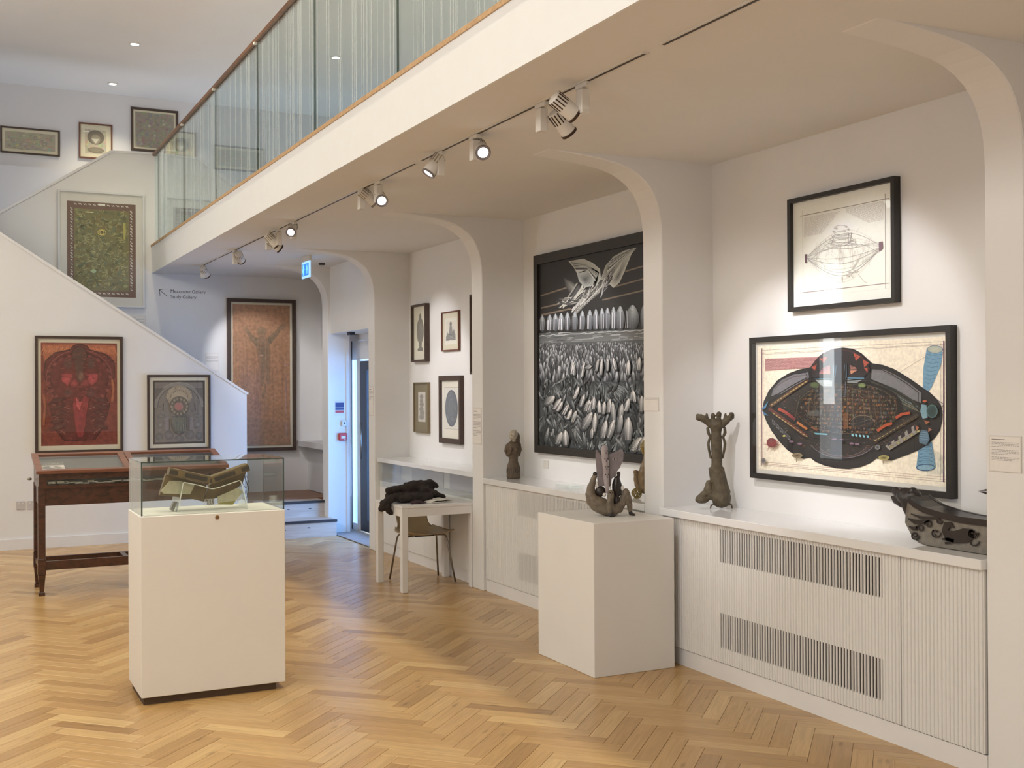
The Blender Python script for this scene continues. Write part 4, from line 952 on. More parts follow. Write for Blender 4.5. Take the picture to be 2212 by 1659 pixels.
# ---------------------------------------------------------------- black and white painting
def art_feathers(w, h):
    A = Art(w, h, [(360, 250), (1115, 90), (1115, 1500), (368, 1425)], (26, 24, 22), step=.00005); r = random.Random(4); A.lift = (1, 0, 0)
    # perspective helper: v fraction follows the tilt of the canvas in this crop
    def Y(x, y): return y   # coordinates are read straight off the crop
    tan = (120, 108, 92)
    for a, b in (((368, 455), (600, 380)), ((370, 535), (560, 490)), ((372, 580), (560, 540)), ((880, 305), (1115, 235)), ((830, 400), (1115, 320)), ((760, 485), (1115, 400))):
        A.line([a, b], 10, tan)
    def petal(pts, c1, c2):   # ribbon with light streaks
        A.poly(pts, (96, 96, 92))
    # bird-like plant: left curl, centre, right wings
    A.fan((690, 300), [(545, 228), (640, 212), (700, 240), (745, 280), (752, 350), (720, 390), (740, 300), (690, 270), (600, 310), (580, 270)], (120, 120, 112), (190, 192, 184))
    A.fan((650, 350), [(600, 310), (690, 285), (720, 310), (700, 390), (650, 400), (612, 360)], (70, 72, 70), (170, 172, 166))
    A.fan((575, 400), [(515, 335), (580, 370), (622, 420), (600, 455), (560, 440), (530, 400)], (130, 130, 122), (60, 60, 58))
    A.fan((800, 270), [(750, 350), (780, 260), (830, 200), (900, 160), (980, 140), (940, 190), (900, 260), (850, 300), (800, 345), (770, 360)], (110, 112, 106), (176, 178, 170))
    A.fan((860, 330), [(905, 165), (955, 160), (900, 300), (870, 370), (830, 405), (805, 380), (830, 320), (880, 240)], (90, 92, 88), (200, 202, 194))
    for k in range(26):
        a = r.uniform(0, 1); x0 = 470+a*150; A.line([(x0, 500+r.uniform(-30, 40)), (x0+60, 495+r.uniform(-30, 20)), (x0+130, 430-r.uniform(0, 60))], 7, r.choice([(150, 150, 142), (80, 80, 78), (190, 190, 180), (50, 50, 50)]), up=False)
    for k in range(70):
        t_ = r.random(); x = 560+t_*180; y = 580-t_*170+r.uniform(-30, 30); L = r.uniform(60, 150)
        g_ = r.choice([205, 160, 110, 60, 185]); A.line([(x, y), (x+L*.45, y-L*.5), (x+L*.62, y-L*.95)], 7, (g_, g_, g_-6), up=False, w2=2)
    A.up()
    for k in range(34):
        t_ = r.random(); x = 745+t_*60; y = 480-t_*150; L = r.uniform(60, 130); g_ = r.choice([180, 90, 40, 140])
        A.line([(x, y), (x+14, y-L*.5), (x+40+r.uniform(0, 20), y-L)], 6, (g_, g_, g_), up=False, w2=2)
    for k in range(30):
        t_ = k/30; A.line([(780+t_*40, 330-t_*110), (860+t_*30, 240-t_*60), (970-t_*30, 146+t_*10)], 3.5, r.choice([(60, 62, 60), (200, 202, 196), (140, 142, 136)]), up=False)
        A.line([(560+t_*40, 232+t_*60), (650+t_*20, 250+t_*40), (735-t_*20, 310+t_*50)], 3.5, r.choice([(60, 62, 60), (196, 198, 190), (140, 142, 136)]), up=False)
    A.up()
    # the back row of tall feathers
    xs = [378, 425, 462, 498, 538, 585, 632, 680, 718, 757, 792, 830, 873, 935, 1030, 1090]
    for i, x in enumerate(xs):
        top = 595-(x-360)*.115; b_ = 690-(x-360)*.02; wd = 42+(18 if x > 860 else 0)+(26 if x == 935 else 0)
        lt = [200, 208, 214]; A.leaf(x+ (18 if x==935 else 2), b_, b_-top+10, wd, -PI/2, lt, [70, 74, 80])
        for k in range(6): q_ = (k-2.5)*wd*.12; A.line([(x+q_, b_-10), (x+q_*.8, top+26)], 2.6, r.choice([(120, 124, 130), (236, 240, 244), (90, 94, 98)]), up=False)
        A.up()
    A.poly([(360, 700), (1115, 672), (1115, 760), (360, 775)], [(86, 90, 90), (96, 96, 90), (120, 122, 120), (110, 114, 116)])
    for k in range(60):
        x = r.uniform(362, 1080); y = r.uniform(696, 765); A.line([(x, y), (x+r.uniform(20, 70), y-r.uniform(1, 5))], 3, r.choice([(150, 152, 150), (70, 72, 72), (180, 184, 184)]), up=False)
    A.line([(362+i*22, 716-i*1.1+r.uniform(-5, 5)) for i in range(35)], 6, (172, 176, 176))
    # crowd, growing towards the viewer
    A.poly([(360, 765), (1115, 745), (1115, 1500), (368, 1425)], [(84, 86, 86), (84, 86, 86), (62, 68, 70), (62, 68, 70)])
    y = 775
    while y < 1010:
        t_ = (y-775)/235; L = 22+t_*66; wd = 8+t_*17; x = 362+r.uniform(0, wd); st = wd*1.12
        while x < 1110:
            g_ = r.choice([215, 175, 130, 95, 190]); A.leaf(x, y+L*.5+r.uniform(-5, 8), L*r.uniform(.8, 1.25), wd*r.uniform(.8, 1.1), -PI/2+r.uniform(-.15, .15), [g_, g_+3, g_+6], [40, 44, 46], up=False, n=5)
            x += st*r.uniform(.8, 1.4)
        A.up(); A.up(); y += 11+t_*22
    # fans of swept strands
    def fan_(x, y, a0, a1, L, n, up=False):
        for k in range(int(n*.8)):
            a = a0+(a1-a0)*k/(n*.8)+r.uniform(-.06, .06); g_ = r.choice([95, 130, 165, 80, 150, 185]); l = L*r.uniform(.75, 1.1); s0 = r.uniform(.05, .25)
            A.leaf(x+math.cos(a)*l*s0, y+math.sin(a)*l*s0, l*(1-s0), r.uniform(9, 15), a, [g_-4, g_+3, g_+3], [g_*.5, g_*.54, g_*.55], up=False, n=4, bend=.15)
        A.up()
    for f in ((700, 1010, .2, 1.9, 130, 40), (560, 960, .9, 2.4, 140, 40), (870, 1000, .4, 2.2, 160, 60), (770, 1010, .3, 1.6, 150, 40), (1000, 1000, .8, 2.4, 130, 40), (440, 1010, .6, 2.0, 130, 34),
              (420, 1210, .4, 2.4, 190, 60), (520, 1240, .8, 2.2, 190, 50), (640, 1210, .8, 2.4, 170, 46), (800, 1250, .6, 2.4, 190, 60), (900, 1210, .5, 2.2, 200, 50), (1010, 1180, .6, 2.3, 210, 50), (700, 1330, .4, 2.2, 140, 40), (860, 1350, .2, 2.6, 130, 50), (460, 1340, .2, 2.0, 120, 36)): fan_(*f)
    for k in range(260):
        x, y = r.uniform(370, 1110), r.uniform(1000, 1470); t2 = (y-1000)/470; g_ = r.choice([70, 100, 130, 160, 60, 180]); A.leaf(x, y, 50+60*t2, 12+12*t2, -PI/2+r.uniform(-.7, .7), [g_, g_+4, g_+5], [36, 42, 44], up=(k % 6 == 0), n=4)
    W = [235, 232, 226]; D = [44, 50, 54]
    for (x, y, L, wd, a) in ((400,1170,90,50,-.75),(455,1205,95,34,-1.0),(480,1215,80,32,-1.1),(515,1240,85,32,-1.1),(545,1270,80,32,-1.2),(575,1290,90,32,-1.25),(585,1140,100,28,-1.2),(625,1190,95,32,-1.25),(655,1220,90,34,-1.2),(680,1230,100,34,-1.3),
            (710,1210,95,32,-1.5),(750,1230,90,30,-1.6),(772,1240,95,30,-1.45),(805,1230,100,32,-1.45),(845,1300,150,36,-1.65),(880,1280,120,34,-1.45),(915,1220,95,36,-1.35),(950,1150,80,28,-1.4),(975,1160,85,30,-1.7),(1015,1230,120,34,-1.55),(1060,1210,120,40,-1.5),
            (640,1340,140,52,-1.1),(715,1360,140,36,-1.5),(765,1400,135,44,-1.35),(805,1400,140,40,-1.3),(870,1360,130,36,-1.4),(930,1420,170,60,-1.55),(480,1430,95,42,-1.2),(540,1440,110,46,-1.6),(700,1390,70,26,-1.5),(950,1480,120,60,-1.0),(1000,1480,120,50,-1.2),(1070,1480,180,60,-1.4),
            (760,990,120,26,-1.5),(730,960,90,22,-1.4),(640,1000,110,24,-1.4),(655,930,50,30,-.3),(575,980,90,24,-1.4),(595,985,80,20,-1.6),(800,960,90,24,-1.5),(930,990,110,34,-1.5),(860,950,90,28,-1.8),(1000,960,100,34,-1.5)):
        A.leaf(x, y, L, wd, a, W, D, n=8)
        for k in range(4):
            q_ = (k-1.5)*wd*.17; A.line([(x+q_+math.cos(a)*L*.15, y+math.sin(a)*L*.15), (x+q_*.6+math.cos(a)*L*.85, y+math.sin(a)*L*.85)], 2, r.choice([(190, 190, 186), (120, 124, 126), (250, 248, 244)]), up=False)
        A.up()
    return A
picture('framed_painting', 'tall black-framed black and white painting of a crowd of pale feather shapes', (XW, (8.183+6.36)/2, (2.706+1.128)/2), 8.183-6.36, 2.706-1.128, R90, .04, (.062, .06, .075, .06), M['blackf'], None, None, art_feathers, 'artc', gl=False, aname='canvas')
# ---------------------------------------------------------------- four small pictures + one cut by the pier
def art_vase(w, h):
    A = Art(w, h, None, (206, 200, 180)); g = (112, 106, 98)
    A.ell(.5, .46, .29, .24, (104, 98, 90), (122, 116, 106), 28); A.poly([(.42, .17), (.5, .12), (.58, .17), (.6, .26), (.4, .26)], g); A.poly([(.38, .66), (.62, .66), (.6, .76), (.72, .80), (.70, .84), (.30, .84), (.28, .80), (.42, .76)], g)
    r = random.Random(3)
    for k in range(50): A.line([(.5+r.uniform(-.24, .24), r.uniform(.26, .66)), (.5+r.uniform(-.24, .24), r.uniform(.26, .66))], .008, (134, 128, 118), up=False)
    return A
def art_castle(w, h):
    A = Art(w, h, None, (208, 202, 186)); g = (128, 124, 120)
    A.poly([(.1, .12), (.92, .12), (.92, .86), (.1, .86)], (200, 194, 178)); A.ell(.5, .22, .1, .08, (106, 100, 96), (124, 118, 112)); A.poly([(.42, .26), (.58, .26), (.64, .5), (.72, .84), (.3, .84), (.36, .5)], g)
    for x, t_ in ((.16, .66), (.24, .56), (.32, .6), (.68, .52), (.76, .46), (.84, .6)): A.poly([(x-.06, .85), (x-.05, t_+.05), (x, t_-.04), (x+.05, t_+.05), (x+.06, .85)], (118, 114, 108))
    r = random.Random(3)
    for k in range(60): A.line([(r.uniform(.14, .86), r.uniform(.6, .84)), (r.uniform(.14, .86), r.uniform(.6, .84))], .008, r.choice([(98, 94, 90), (150, 146, 138)]), up=False)
    return A
def art_figure(w, h):
    A = Art(w, h, None, (186, 180, 172)); g = (128, 122, 116)
    for x, y, rx, ry in ((.48, .16, .26, .08), (.46, .3, .24, .1), (.5, .42, .3, .09), (.46, .58, .3, .1), (.56, .7, .34, .1), (.5, .84, .36, .09)): A.ell(x, y, rx, ry, g, (142, 136, 128))
    return A
def art_oval(w, h):
    A = Art(w, h, None, (212, 204, 184)); A.poly([(.14, .12), (.9, .12), (.9, .84), (.14, .84)], (206, 200, 186)); A.line([(.14, .12), (.9, .12), (.9, .84), (.14, .84), (.14, .12)], .012, (176, 168, 150))
    A.ell(.52, .48, .33, .31, (106, 106, 104), (92, 92, 92), 34); r = random.Random(5)
    for k in range(90):
        a = r.uniform(0, 2*PI); q_ = r.random()**.5; A.line([(.52+.3*q_*math.cos(a), .48+.28*q_*math.sin(a)), (.52+.3*q_*math.cos(a+.3), .48+.28*q_*math.sin(a+.3))], .010, r.choice([(88, 88, 88), (126, 126, 122), (110, 104, 98)]), up=False)
    A.up(); A.arc(.52, .48, .33, .31, 0, 2*PI, .02, (74, 74, 74), 34); return A
def rp(xl, xr, zt, zb): return (XW, (xl+xr)/2, (zt+zb)/2), xl-xr, zt-zb
c, w_, h_ = rp(10.86, 10.477, 2.485, 1.911)
picture('framed_print', 'narrow dark-framed print of a grey vase shape, upper left of the four', c, w_, h_, R90, .05, .020, M['brownf'], .002, M['mount'], art_vase, 'arts')
c, w_, h_ = rp(10.132, 9.723, 2.37, 1.997)
picture('framed_print', 'small red-brown framed print of a spired figure, upper right of the four', c, w_, h_, R90, .025, .012, M['redf'], .05, M['mount'], art_castle, 'arts')
c, w_, h_ = rp(10.851, 10.468, 1.705, 1.202)
picture('framed_print', 'olive-mounted small print of stacked figures, lower left of the four', c, w_, h_, R90, .03, .010, M['goldf'], (.085, .085, .085, .10), M['mounto'], art_figure, 'arts')
c, w_, h_ = rp(10.166, 9.656, 1.764, 1.126)
picture('framed_print', 'dark-framed print of a grey oval head, lower right of the four', c, w_, h_, R90, .04, (.036, .036, .045, .048), M['brownf'], .002, M['mount'], art_oval, 'arts')
c, w_, h_ = rp(9.45, 8.95, 2.49, 1.77)
picture('framed_print', 'dark-framed picture seen only as a thin edge beside the third pier', c, w_, h_, R90, .035, .02, M['brownf'], .03, M['mount'], art_vase, 'arts')
# ---------------------------------------------------------------- far wall: orange-brown drawing
def art_orange(w, h):
    A = Art(w, h, None, (160, 112, 78)); r = random.Random(6)
    for k in range(240):
        x, y = r.random(), r.random(); A.ell(x, y, r.uniform(.02, .09), r.uniform(.01, .05), r.choice([(162, 114, 82), (156, 110, 76), (152, 108, 76), (164, 116, 80)]), (160, 112, 78), 8, up=False)
        if k % 12 == 0: A.up()
    g = (118, 92, 66)
    for p in ([(.37, .24), (.50, .215), (.62, .24), (.66, .34), (.64, .44), (.66, .56), (.60, .58), (.56, .50), (.52, .58), (.46, .57), (.47, .48), (.42, .36)],): A.fan((.53, .36), p, (112, 90, 66), (138, 102, 74))
    A.ell(.50, .19, .09, .035, (116, 94, 66), (142, 106, 76)); A.line([(.42, .27), (.32, .235), (.24, .18), (.17, .165)], .06, [(112, 92, 66), (124, 96, 70), (132, 100, 72), (150, 108, 76)], w2=.03)
    A.line([(.62, .26), (.74, .21), (.84, .16), (.95, .14)], .06, [(112, 92, 66), (124, 96, 70), (132, 100, 72), (150, 108, 76)], w2=.03)
    A.line([(.56, .56), (.55, .62), (.50, .66)], .04, (128, 98, 70)); A.ell(.49, .36, .05, .008, (166, 128, 106), (140, 104, 78))
    for k in range(30): x = r.uniform(.05, .95); A.line([(x, r.uniform(.1, .5)), (x+r.uniform(-.03, .03), r.uniform(.5, .95))], .007, (146, 102, 72), up=False)
    A.up(); A.poly([(0, .78), (1, .84), (1, 1), (0, 1)], (146, 106, 76)); return A
picture('framed_drawing', 'tall dark-framed faint figure drawing on orange-brown paper', ((3.111+3.962)/2, YF, (2.757+.88)/2), .851, 1.877, 0, .05, .042, M['brownf'], .028, M['mount'], art_orange, 'artg')
# ---------------------------------------------------------------- green circuit-like print in a white frame
def art_green(w, h):
    A = Art(w, h, None, (112, 86, 74)); A.lift = (1.2, .15, 14); r = random.Random(8)
    A.poly([(.10, .075), (.90, .075), (.90, .935), (.10, .935)], (104, 98, 62))
    gs = [(112, 106, 66), (90, 88, 58), (124, 122, 80), (84, 92, 66), (110, 92, 58), (134, 128, 84), (96, 102, 78)]
    for k in range(420):
        x, y = r.uniform(.12, .88), r.uniform(.09, .92); A.ell(x, y, r.uniform(.008, .04), r.uniform(.006, .026), r.choice(gs), r.choice(gs), 9, up=False)
        if k % 20 == 0: A.up()
    for k in range(200):
        x, y = r.uniform(.13, .85), r.uniform(.1, .9); A.line([(x, y), (x+r.uniform(-.06, .06), y+r.uniform(-.01, .01)), (x+r.uniform(-.06, .06), y+r.uniform(-.05, .05))], .005, r.choice([(148, 144, 104), (76, 74, 50), (160, 150, 96)]), up=False)
    A.up(); A.arc(.5, .315, .06, .028, 0, 2*PI, .01, (178, 158, 84)); A.arc(.5, .315, .03, .02, 0, 2*PI, .008, (178, 158, 84)); A.ell(.38, .73, .035, .02, (140, 158, 120)); A.poly([(.81, .2), (.85, .2), (.845, .38), (.82, .38)], (150, 142, 70))
    wt = (196, 196, 182)
    for k in range(24): 
        v = .07+k*.0362
        for x in (.045, .915): A.line([(x, v), (x+.03, v+.006), (x+.005, v+.014), (x+.035, v+.02)], .007, wt, up=False)
    for k in range(12):
        u = .1+k*.068
        for v in (.02, .955): A.line([(u, v), (u+.02, v+.014), (u+.026, v), (u+.04, v+.016)], .007, wt, up=False)
    A.up(); A.line([(.45, .022), (.55, .022)], .02, wt); A.line([(.28, .966), (.36, .966)], .018, (220, 220, 210)); A.line([(.26, .108), (.38, .108)], .01, (190, 186, 140)); return A
picture('framed_print', 'white-framed green patterned print with a brown border on the upper stair wall', ((1.191+2.146)/2, YF, (3.951+2.613)/2), .955, 1.338, 0, .03, .02, M['whitef'], (.078, .078, .105, .095), M['mountw'], art_green, 'arts')
# ---------------------------------------------------------------- stair wall: red picture and grey picture
def art_red(w, h):
    A = Art(w, h, None, (124, 54, 40)); r = random.Random(9)
    A.poly([(.02, .02), (.5, .015), (.98, .02), (.98, .2), (.9, .12), (.62, .055), (.5, .02), (.4, .055), (.12, .12), (.04, .2)], (166, 88, 54))
    for k in range(40): x = r.uniform(.03, .36); A.line([(x, .03+r.uniform(0, .03)), (x-.05, .10+r.uniform(-.02, .03))], .006, (190, 112, 72), up=False); A.line([(1-x, .03+r.uniform(0, .03)), (1-x+.05, .10+r.uniform(-.02, .03))], .006, (186, 104, 66), up=False)
    A.up()
    body = [(.5, .01), (.6, .03), (.64, .07), (.85, .11), (.96, .19), (.97, .32), (.9, .44), (.84, .52), (.9, .6), (.86, .72), (.80, .84), (.7, .95), (.3, .95), (.18, .84), (.14, .7), (.1, .6), (.18, .52), (.08, .42), (.04, .3), (.06, .18), (.18, .10), (.38, .07), (.42, .03)]
    A.fan((.5, .4), body, (112, 44, 36), (100, 42, 34)); A.line(body+[body[0]], .012, (74, 34, 28))
    A.arc(.5, .32, .39, .22, PI*.85, PI*2.15, .014, (76, 32, 28), 26); A.arc(.5, .34, .43, .27, PI*.9, PI*2.1, .008, (140, 70, 56), 26)
    for side in (-1, 1):
        for k in range(9):
            a = PI*.5+side*(.35+k*.28); x = .5+.41*math.cos(a)*1; y = .36-.24*math.sin(a); A.ell(.5+side*abs(.41*math.cos(a)), y, .035, .02, (136, 68, 56), (112, 46, 40), 8, rot=side*.4, up=False)
        A.up()
        A.fan((.5+side*.16, .36), [(.5+side*.06+side*.03, .30), (.5+side*.24, .30), (.5+side*.235, .37), (.5+side*.16, .42), (.5+side*.11, .38)], (196, 74, 78), (142, 50, 46))
        A.ell(.5+side*.07, .395, .06, .04, (158, 62, 58), (118, 46, 40)); A.ell(.5+side*.15, .20, .06, .06, (86, 60, 50), (96, 48, 40)); A.ell(.5+side*.15, .49, .07, .05, (88, 56, 50), (104, 46, 38))
        for k in range(9):
            y = .56+k*.04; A.line([(.5+side*(.1+.012*k), y+.05), (.5+side*.24, y+.015), (.5+side*(.37-.012*k), y)], .006, [(84, 40, 32), (150, 96, 80), (84, 40, 32)][k % 3])
        for k in range(5): A.ell(.5+side*.28, .56+k*.065, .10, .026, (98, 54, 42), (84, 38, 32), 12, rot=side*.2); 
    A.ell(.5, .12, .10, .085, (82, 60, 50), (94, 50, 40), 22); A.arc(.5, .12, .10, .085, 0, 2*PI, .009, (66, 38, 32)); A.poly([(.43, .18), (.57, .18), (.53, .38), (.47, .38)], (92, 56, 44)); A.ell(.52, .33, .03, .05, (110, 76, 60))
    A.poly([(.44, .52), (.5, .60), (.56, .52), (.62, .54), (.57, .8), (.54, .92), (.47, .92), (.44, .8), (.41, .6)], (140, 46, 44)); A.poly([(.455, .53), (.5, .58), (.53, .57), (.5, .66), (.46, .62)], (186, 76, 74))
    for k in range(240):
        x, y = r.uniform(.03, .97), r.uniform(.1, .97); a = r.uniform(0, 2*PI)
        A.line([(x, y), (x+.04*math.cos(a), y+.02*math.sin(a)), (x+.06*math.cos(a+.8), y+.03*math.sin(a+.8))], .004, r.choice([(92, 38, 30), (150, 74, 56), (134, 60, 44), (84, 42, 36)]), up=False)
    A.up(); A.line([(.03, .5), (.05, .62), (.03, .8)], .03, (150, 80, 50)); A.line([(.93, .36), (.95, .45), (.93, .58)], .03, (160, 88, 52)); return A
picture('framed_picture', 'dark-framed deep red painting of an ornate many-armed figure', ((.861+1.734)/2, YS, 1.60), .873, 1.228, 0, .03, .028, M['brownf'], (.030, .030, .042, .05), M['mount'], art_red, 'artg')
def art_grey(w, h):
    A = Art(w, h, None, (70, 60, 50)); r = random.Random(10); A.poly([(.04, .03), (.96, .03), (.96, .97), (.04, .97)], (118, 108, 98))
    A.arc(.5, .42, .44, .36, PI, 2*PI, .06, (128, 120, 108), 26); A.arc(.5, .42, .41, .33, PI, 2*PI, .012, (84, 78, 70), 26); A.arc(.5, .42, .47, .39, PI*1.05, PI*1.95, .008, (150, 140, 124), 26)
    for s_ in (-1, 1):
        A.poly([(.5+s_*.3, .12), (.5+s_*.45, .12), (.5+s_*.45, .3)], (98, 90, 82))
        A.poly([(.5+s_*.2, .58), (.5+s_*.27, .58), (.5+s_*.27, .78), (.5+s_*.2, .78)], (128, 118, 114)); A.line([(.5+s_*.19, .6), (.5+s_*.19, .8)], .012, (74, 68, 62)); A.ell(.5+s_*.36, .7, .06, .05, (138, 130, 118), (104, 96, 90)); A.ell(.5+s_*.35, .56, .08, .03, (128, 120, 110), (100, 94, 88))
        A.ell(.5+s_*.2, .86, .09, .075, (122, 114, 108), (100, 92, 86)); A.ell(.5+s_*.38, .88, .07, .06, (118, 110, 102), (96, 90, 84)); A.line([(.5+s_*.3, .36), (.5+s_*.31, .48)], .016, (66, 60, 54))
    A.ell(.5, .92, .09, .05, (116, 108, 102), (98, 92, 86))
    A.ell(.5, .25, .24, .17, (168, 150, 120), (150, 134, 110), 26)
    for k in range(13): a = PI+PI*k/12; A.ell(.5+.22*math.cos(a), .26+.14*math.sin(a), .035, .03, (170, 150, 122), (148, 132, 108), 10); A.ell(.5+.16*math.cos(a), .26+.10*math.sin(a), .008, .008, (70, 58, 46), None, 6)
    A.ell(.5, .41, .19, .16, (110, 98, 84), (100, 92, 80), 24)
    for k in range(14): a = 2*PI*k/14; A.ell(.5+.15*math.cos(a), .41+.12*math.sin(a), .025, .025, (158, 142, 114), (120, 108, 90), 8)
    A.ell(.49, .41, .085, .065, (172, 104, 98), (150, 108, 96), 18); A.fan((.5, .66), [(.36, .56), (.64, .56), (.66, .7), (.58, .82), (.5, .86), (.42, .82), (.34, .7)], (104, 104, 88), (96, 90, 82))
    for k in range(16): x = .38+k*.016; A.line([(x, .58), (x+r.uniform(-.02, .02), .8)], .006, (124, 122, 102), up=False)
    for k in range(160):
        x, y = r.uniform(.06, .94), r.uniform(.05, .95); A.arc(x, y, .02, .015, r.uniform(0, 3), r.uniform(3, 6), .004, r.choice([(88, 80, 74), (146, 136, 122)]), 5, up=False)
    A.up(); return A
picture('framed_picture', 'smaller dark-framed grey engraving with a pink centre', ((1.986+2.661)/2, YS, 1.398), .675, .818, 0, .03, .022, M['brownf'], (.037, .037, .04, .04), M['mount'], art_grey, 'arts')
# ---------------------------------------------------------------- three pictures on the upper back wall
def art_blobs(seed, base, spots, tri=False):
    def f(w, h):
        A = Art(w, h, None, base); r = random.Random(seed)
        for k in range(150):
            x, y = r.random(), r.random(); c_ = tuple(int(v*r.uniform(.72, 1.25)) for v in base); A.ell(x, y, r.uniform(.02, .07), r.uniform(.03, .1), c_, base, 9, up=False)
            if k % 15 == 0: A.up()
        for k in range(120):
            x, y = r.random(), r.random(); A.line([(x, y), (x+r.uniform(-.1, .1), y+r.uniform(-.06, .06))], .006, tuple(int(v*r.choice([.7, 1.3])) for v in base), up=False)
        A.up()
        for (x, y, q_) in spots: A.ell(x, y, q_, q_*w/h, (168, 160, 142), (132, 124, 108), 16); A.ell(x, y, q_*.5, q_*.5*w/h, (186, 178, 160), (150, 142, 124), 12)
        if tri:
            A.ell(.5, .32, .40, .30, (118, 106, 92), (106, 96, 82), 24); A.ell(.5, .40, .22, .2, (150, 138, 118), (140, 128, 108)); A.poly([(.3, .38), (.66, .38), (.5, .58)], (196, 188, 172)); A.ell(.5, .85, .4, .12, (136, 124, 104), (120, 110, 92))
        return A
    return f
picture('framed_print', 'wide dark-framed print, leftmost on the upper back wall', (.98, YU, 4.712), .68, .325, 0, .025, .02, M['brownf'], (.035, .035, .035, .035), M['mount'], art_blobs(21, (160, 150, 128), [(.15, .5, .04), (.3, .7, .03), (.6, .3, .04), (.78, .6, .05), (.9, .35, .03)]), 'arts')
picture('framed_print', 'small portrait-format print with a pale triangle, middle on the upper back wall', (1.743, YU, 4.782), .40, .448, 0, .025, .018, M['redf'], (.055, .055, .06, .05), M['mount'], art_blobs(22, (176, 164, 142), [], True), 'arts')
picture('framed_print', 'dark square print with pale discs, nearest the handrail on the upper back wall', (2.463, YU, 4.985), .59, .56, 0, .025, .03, M['brownf'], (.025, .025, .025, .025), M['mount'], art_blobs(23, (136, 126, 110), [(.36, .38, .06), (.74, .3, .06), (.72, .2, .04), (.12, .8, .05), (.5, .65, .05)]), 'arts')
# ================================================================ organic shapes: overlapping blobs fused with a voxel remesh
def ico(mb, c, r, sub=2):
    bm = bmesh.new(); bmesh.ops.create_icosphere(bm, subdivisions=sub, radius=1)
    rx, ry, rz = r if isinstance(r, (tuple, list)) else (r, r, r)
    mb.add([(c[0]+v.co.x*rx, c[1]+v.co.y*ry, c[2]+v.co.z*rz) for v in bm.verts], [tuple(v.index for v in f.verts) for f in bm.faces]); bm.free()
def chain(mb, pts, rs):
    if not isinstance(rs, (list, tuple)): rs = [rs]*len(pts)
    mb.tube(pts, rs, 12)
    for p, r in zip(pts, rs): ico(mb, p, r*.995, 2)
CL = bpy.data.textures.new('lumps', 'CLOUDS'); CL.noise_scale = .03
CL2 = bpy.data.textures.new('folds', 'CLOUDS'); CL2.noise_scale = .05
def blob(name, mb, m, parent, vox=.004, disp=0, tex=CL, smooth=3, local=True):
    o = obj(name, mb, m, parent, local=local, norm=True)
    rm = o.modifiers.new('r', 'REMESH'); rm.mode = 'VOXEL'; rm.voxel_size = vox; rm.use_smooth_shade = True
    sm = o.modifiers.new('s', 'SMOOTH'); sm.iterations = smooth; sm.factor = .5
    if disp:
        d = o.modifiers.new('d', 'DISPLACE'); d.texture = tex; d.strength = disp; d.mid_level = .5; d.texture_coords = 'LOCAL'
    return o
def plate(name, pts, y0, y1, m, parent, bev=.003):
    return obj(name, MB().prism(pts, 1, y0, y1), m, parent, local=True, bevel=bev, seg=2)
clay = mat('brown_clay', C(92, 78, 62), .6, noise=.25, nscale=30, bump=.4, bscale=90)
clay2 = mat('dark_olive_clay', C(84, 74, 56), .65, noise=.3, nscale=24, bump=.5, bscale=70)
clay3 = mat('grey_brown_clay', C(116, 104, 88), .5, noise=.25, nscale=26, bump=.3, bscale=80)
palec = mat('pale_glaze', C(176, 166, 148), .4, noise=.15, nscale=40)
lilac = mat('lilac_grey_glaze', C(132, 124, 128), .4, noise=.15, nscale=30, bump=.2, bscale=60)
palel = mat('pale_lilac_glaze', C(168, 158, 160), .4, noise=.12, nscale=30)
inkd = mat('dark_glaze', C(44, 37, 36), .35, noise=.15, nscale=30)
gold = mat('amber_glaze', C(124, 104, 76), .35, noise=.25, nscale=26, bump=.3, bscale=80)
goldy = mat('yellow_amber_glaze', C(138, 118, 64), .35, noise=.2, nscale=30)
RZV = -yaw
# ---- bust of a woman on the counter
t = thing('ceramic_figure', 'small dark standing figure with a pale head, left end of the counter behind the pedestal', 'sculpture', (4.115, 8.27, .918), RZV)
k = .001125
def P(x, y, d=0): return ((x-880)*k, d, (1555-y)*k)
mb = MB(); mb.lathe([(.054, .001), (.056, .02), (.055, .085), (.048, .108), (.038, .135), (.036, .16), (.043, .195), (.05, .23), (.054, .262), (.046, .285), (.024, .300), (.018, .32)], (0, 0, 0), 24, 1, .8)
chain(mb, [P(835, 1320), P(826, 1360), P(838, 1390), P(858, 1372, -.035)], [.015, .014, .012, .012]); chain(mb, [P(922, 1312), P(930, 1350), P(920, 1388), P(900, 1375, -.035)], [.015, .013, .012, .012])
ico(mb, P(865, 1345, -.038), (.014, .014, .017)); ico(mb, P(900, 1348, -.038), (.014, .014, .017))
blob('body', mb, clay, t, .0035, .004)
mb = MB(); ico(mb, P(882, 1245), (.040, .042, .046)); ico(mb, P(885, 1290), (.022, .024, .03)); chain(mb, [P(880, 1255, -.040), P(880, 1268, -.046)], [.004, .007])
h = blob('head', mb, palec, t, .003, .002); h['label'] = 'pale grey head'
mb = MB(); ico(mb, P(905, 1262, .012), (.028, .036, .042)); chain(mb, [P(915, 1280), P(918, 1310)], [.015, .01]); blob('hair', mb, clay, h, .003, .003)
ey = MB()
for x in (870, 893): ico(ey, P(x, 1243, -.0405), (.005, .003, .0032), 1)
chain(ey, [P(872, 1278, -.037), P(890, 1279, -.037)], .002)
obj('face_marks', ey, inkd, h, local=True)
gr = MB()
for i in range(9):
    a = -PI/2+(i-4)*.33; gr.box(.0, .004, 0, .002, 0, .03)
    gr.v[-8:] = [(v[0]-.002+.0555*math.cos(a), v[1]+.0445*math.sin(a)-.0012, v[2]+.045+.01*(i % 2)) for v in gr.v[-8:]]
obj('incised_marks', gr, inkd, t, local=True)
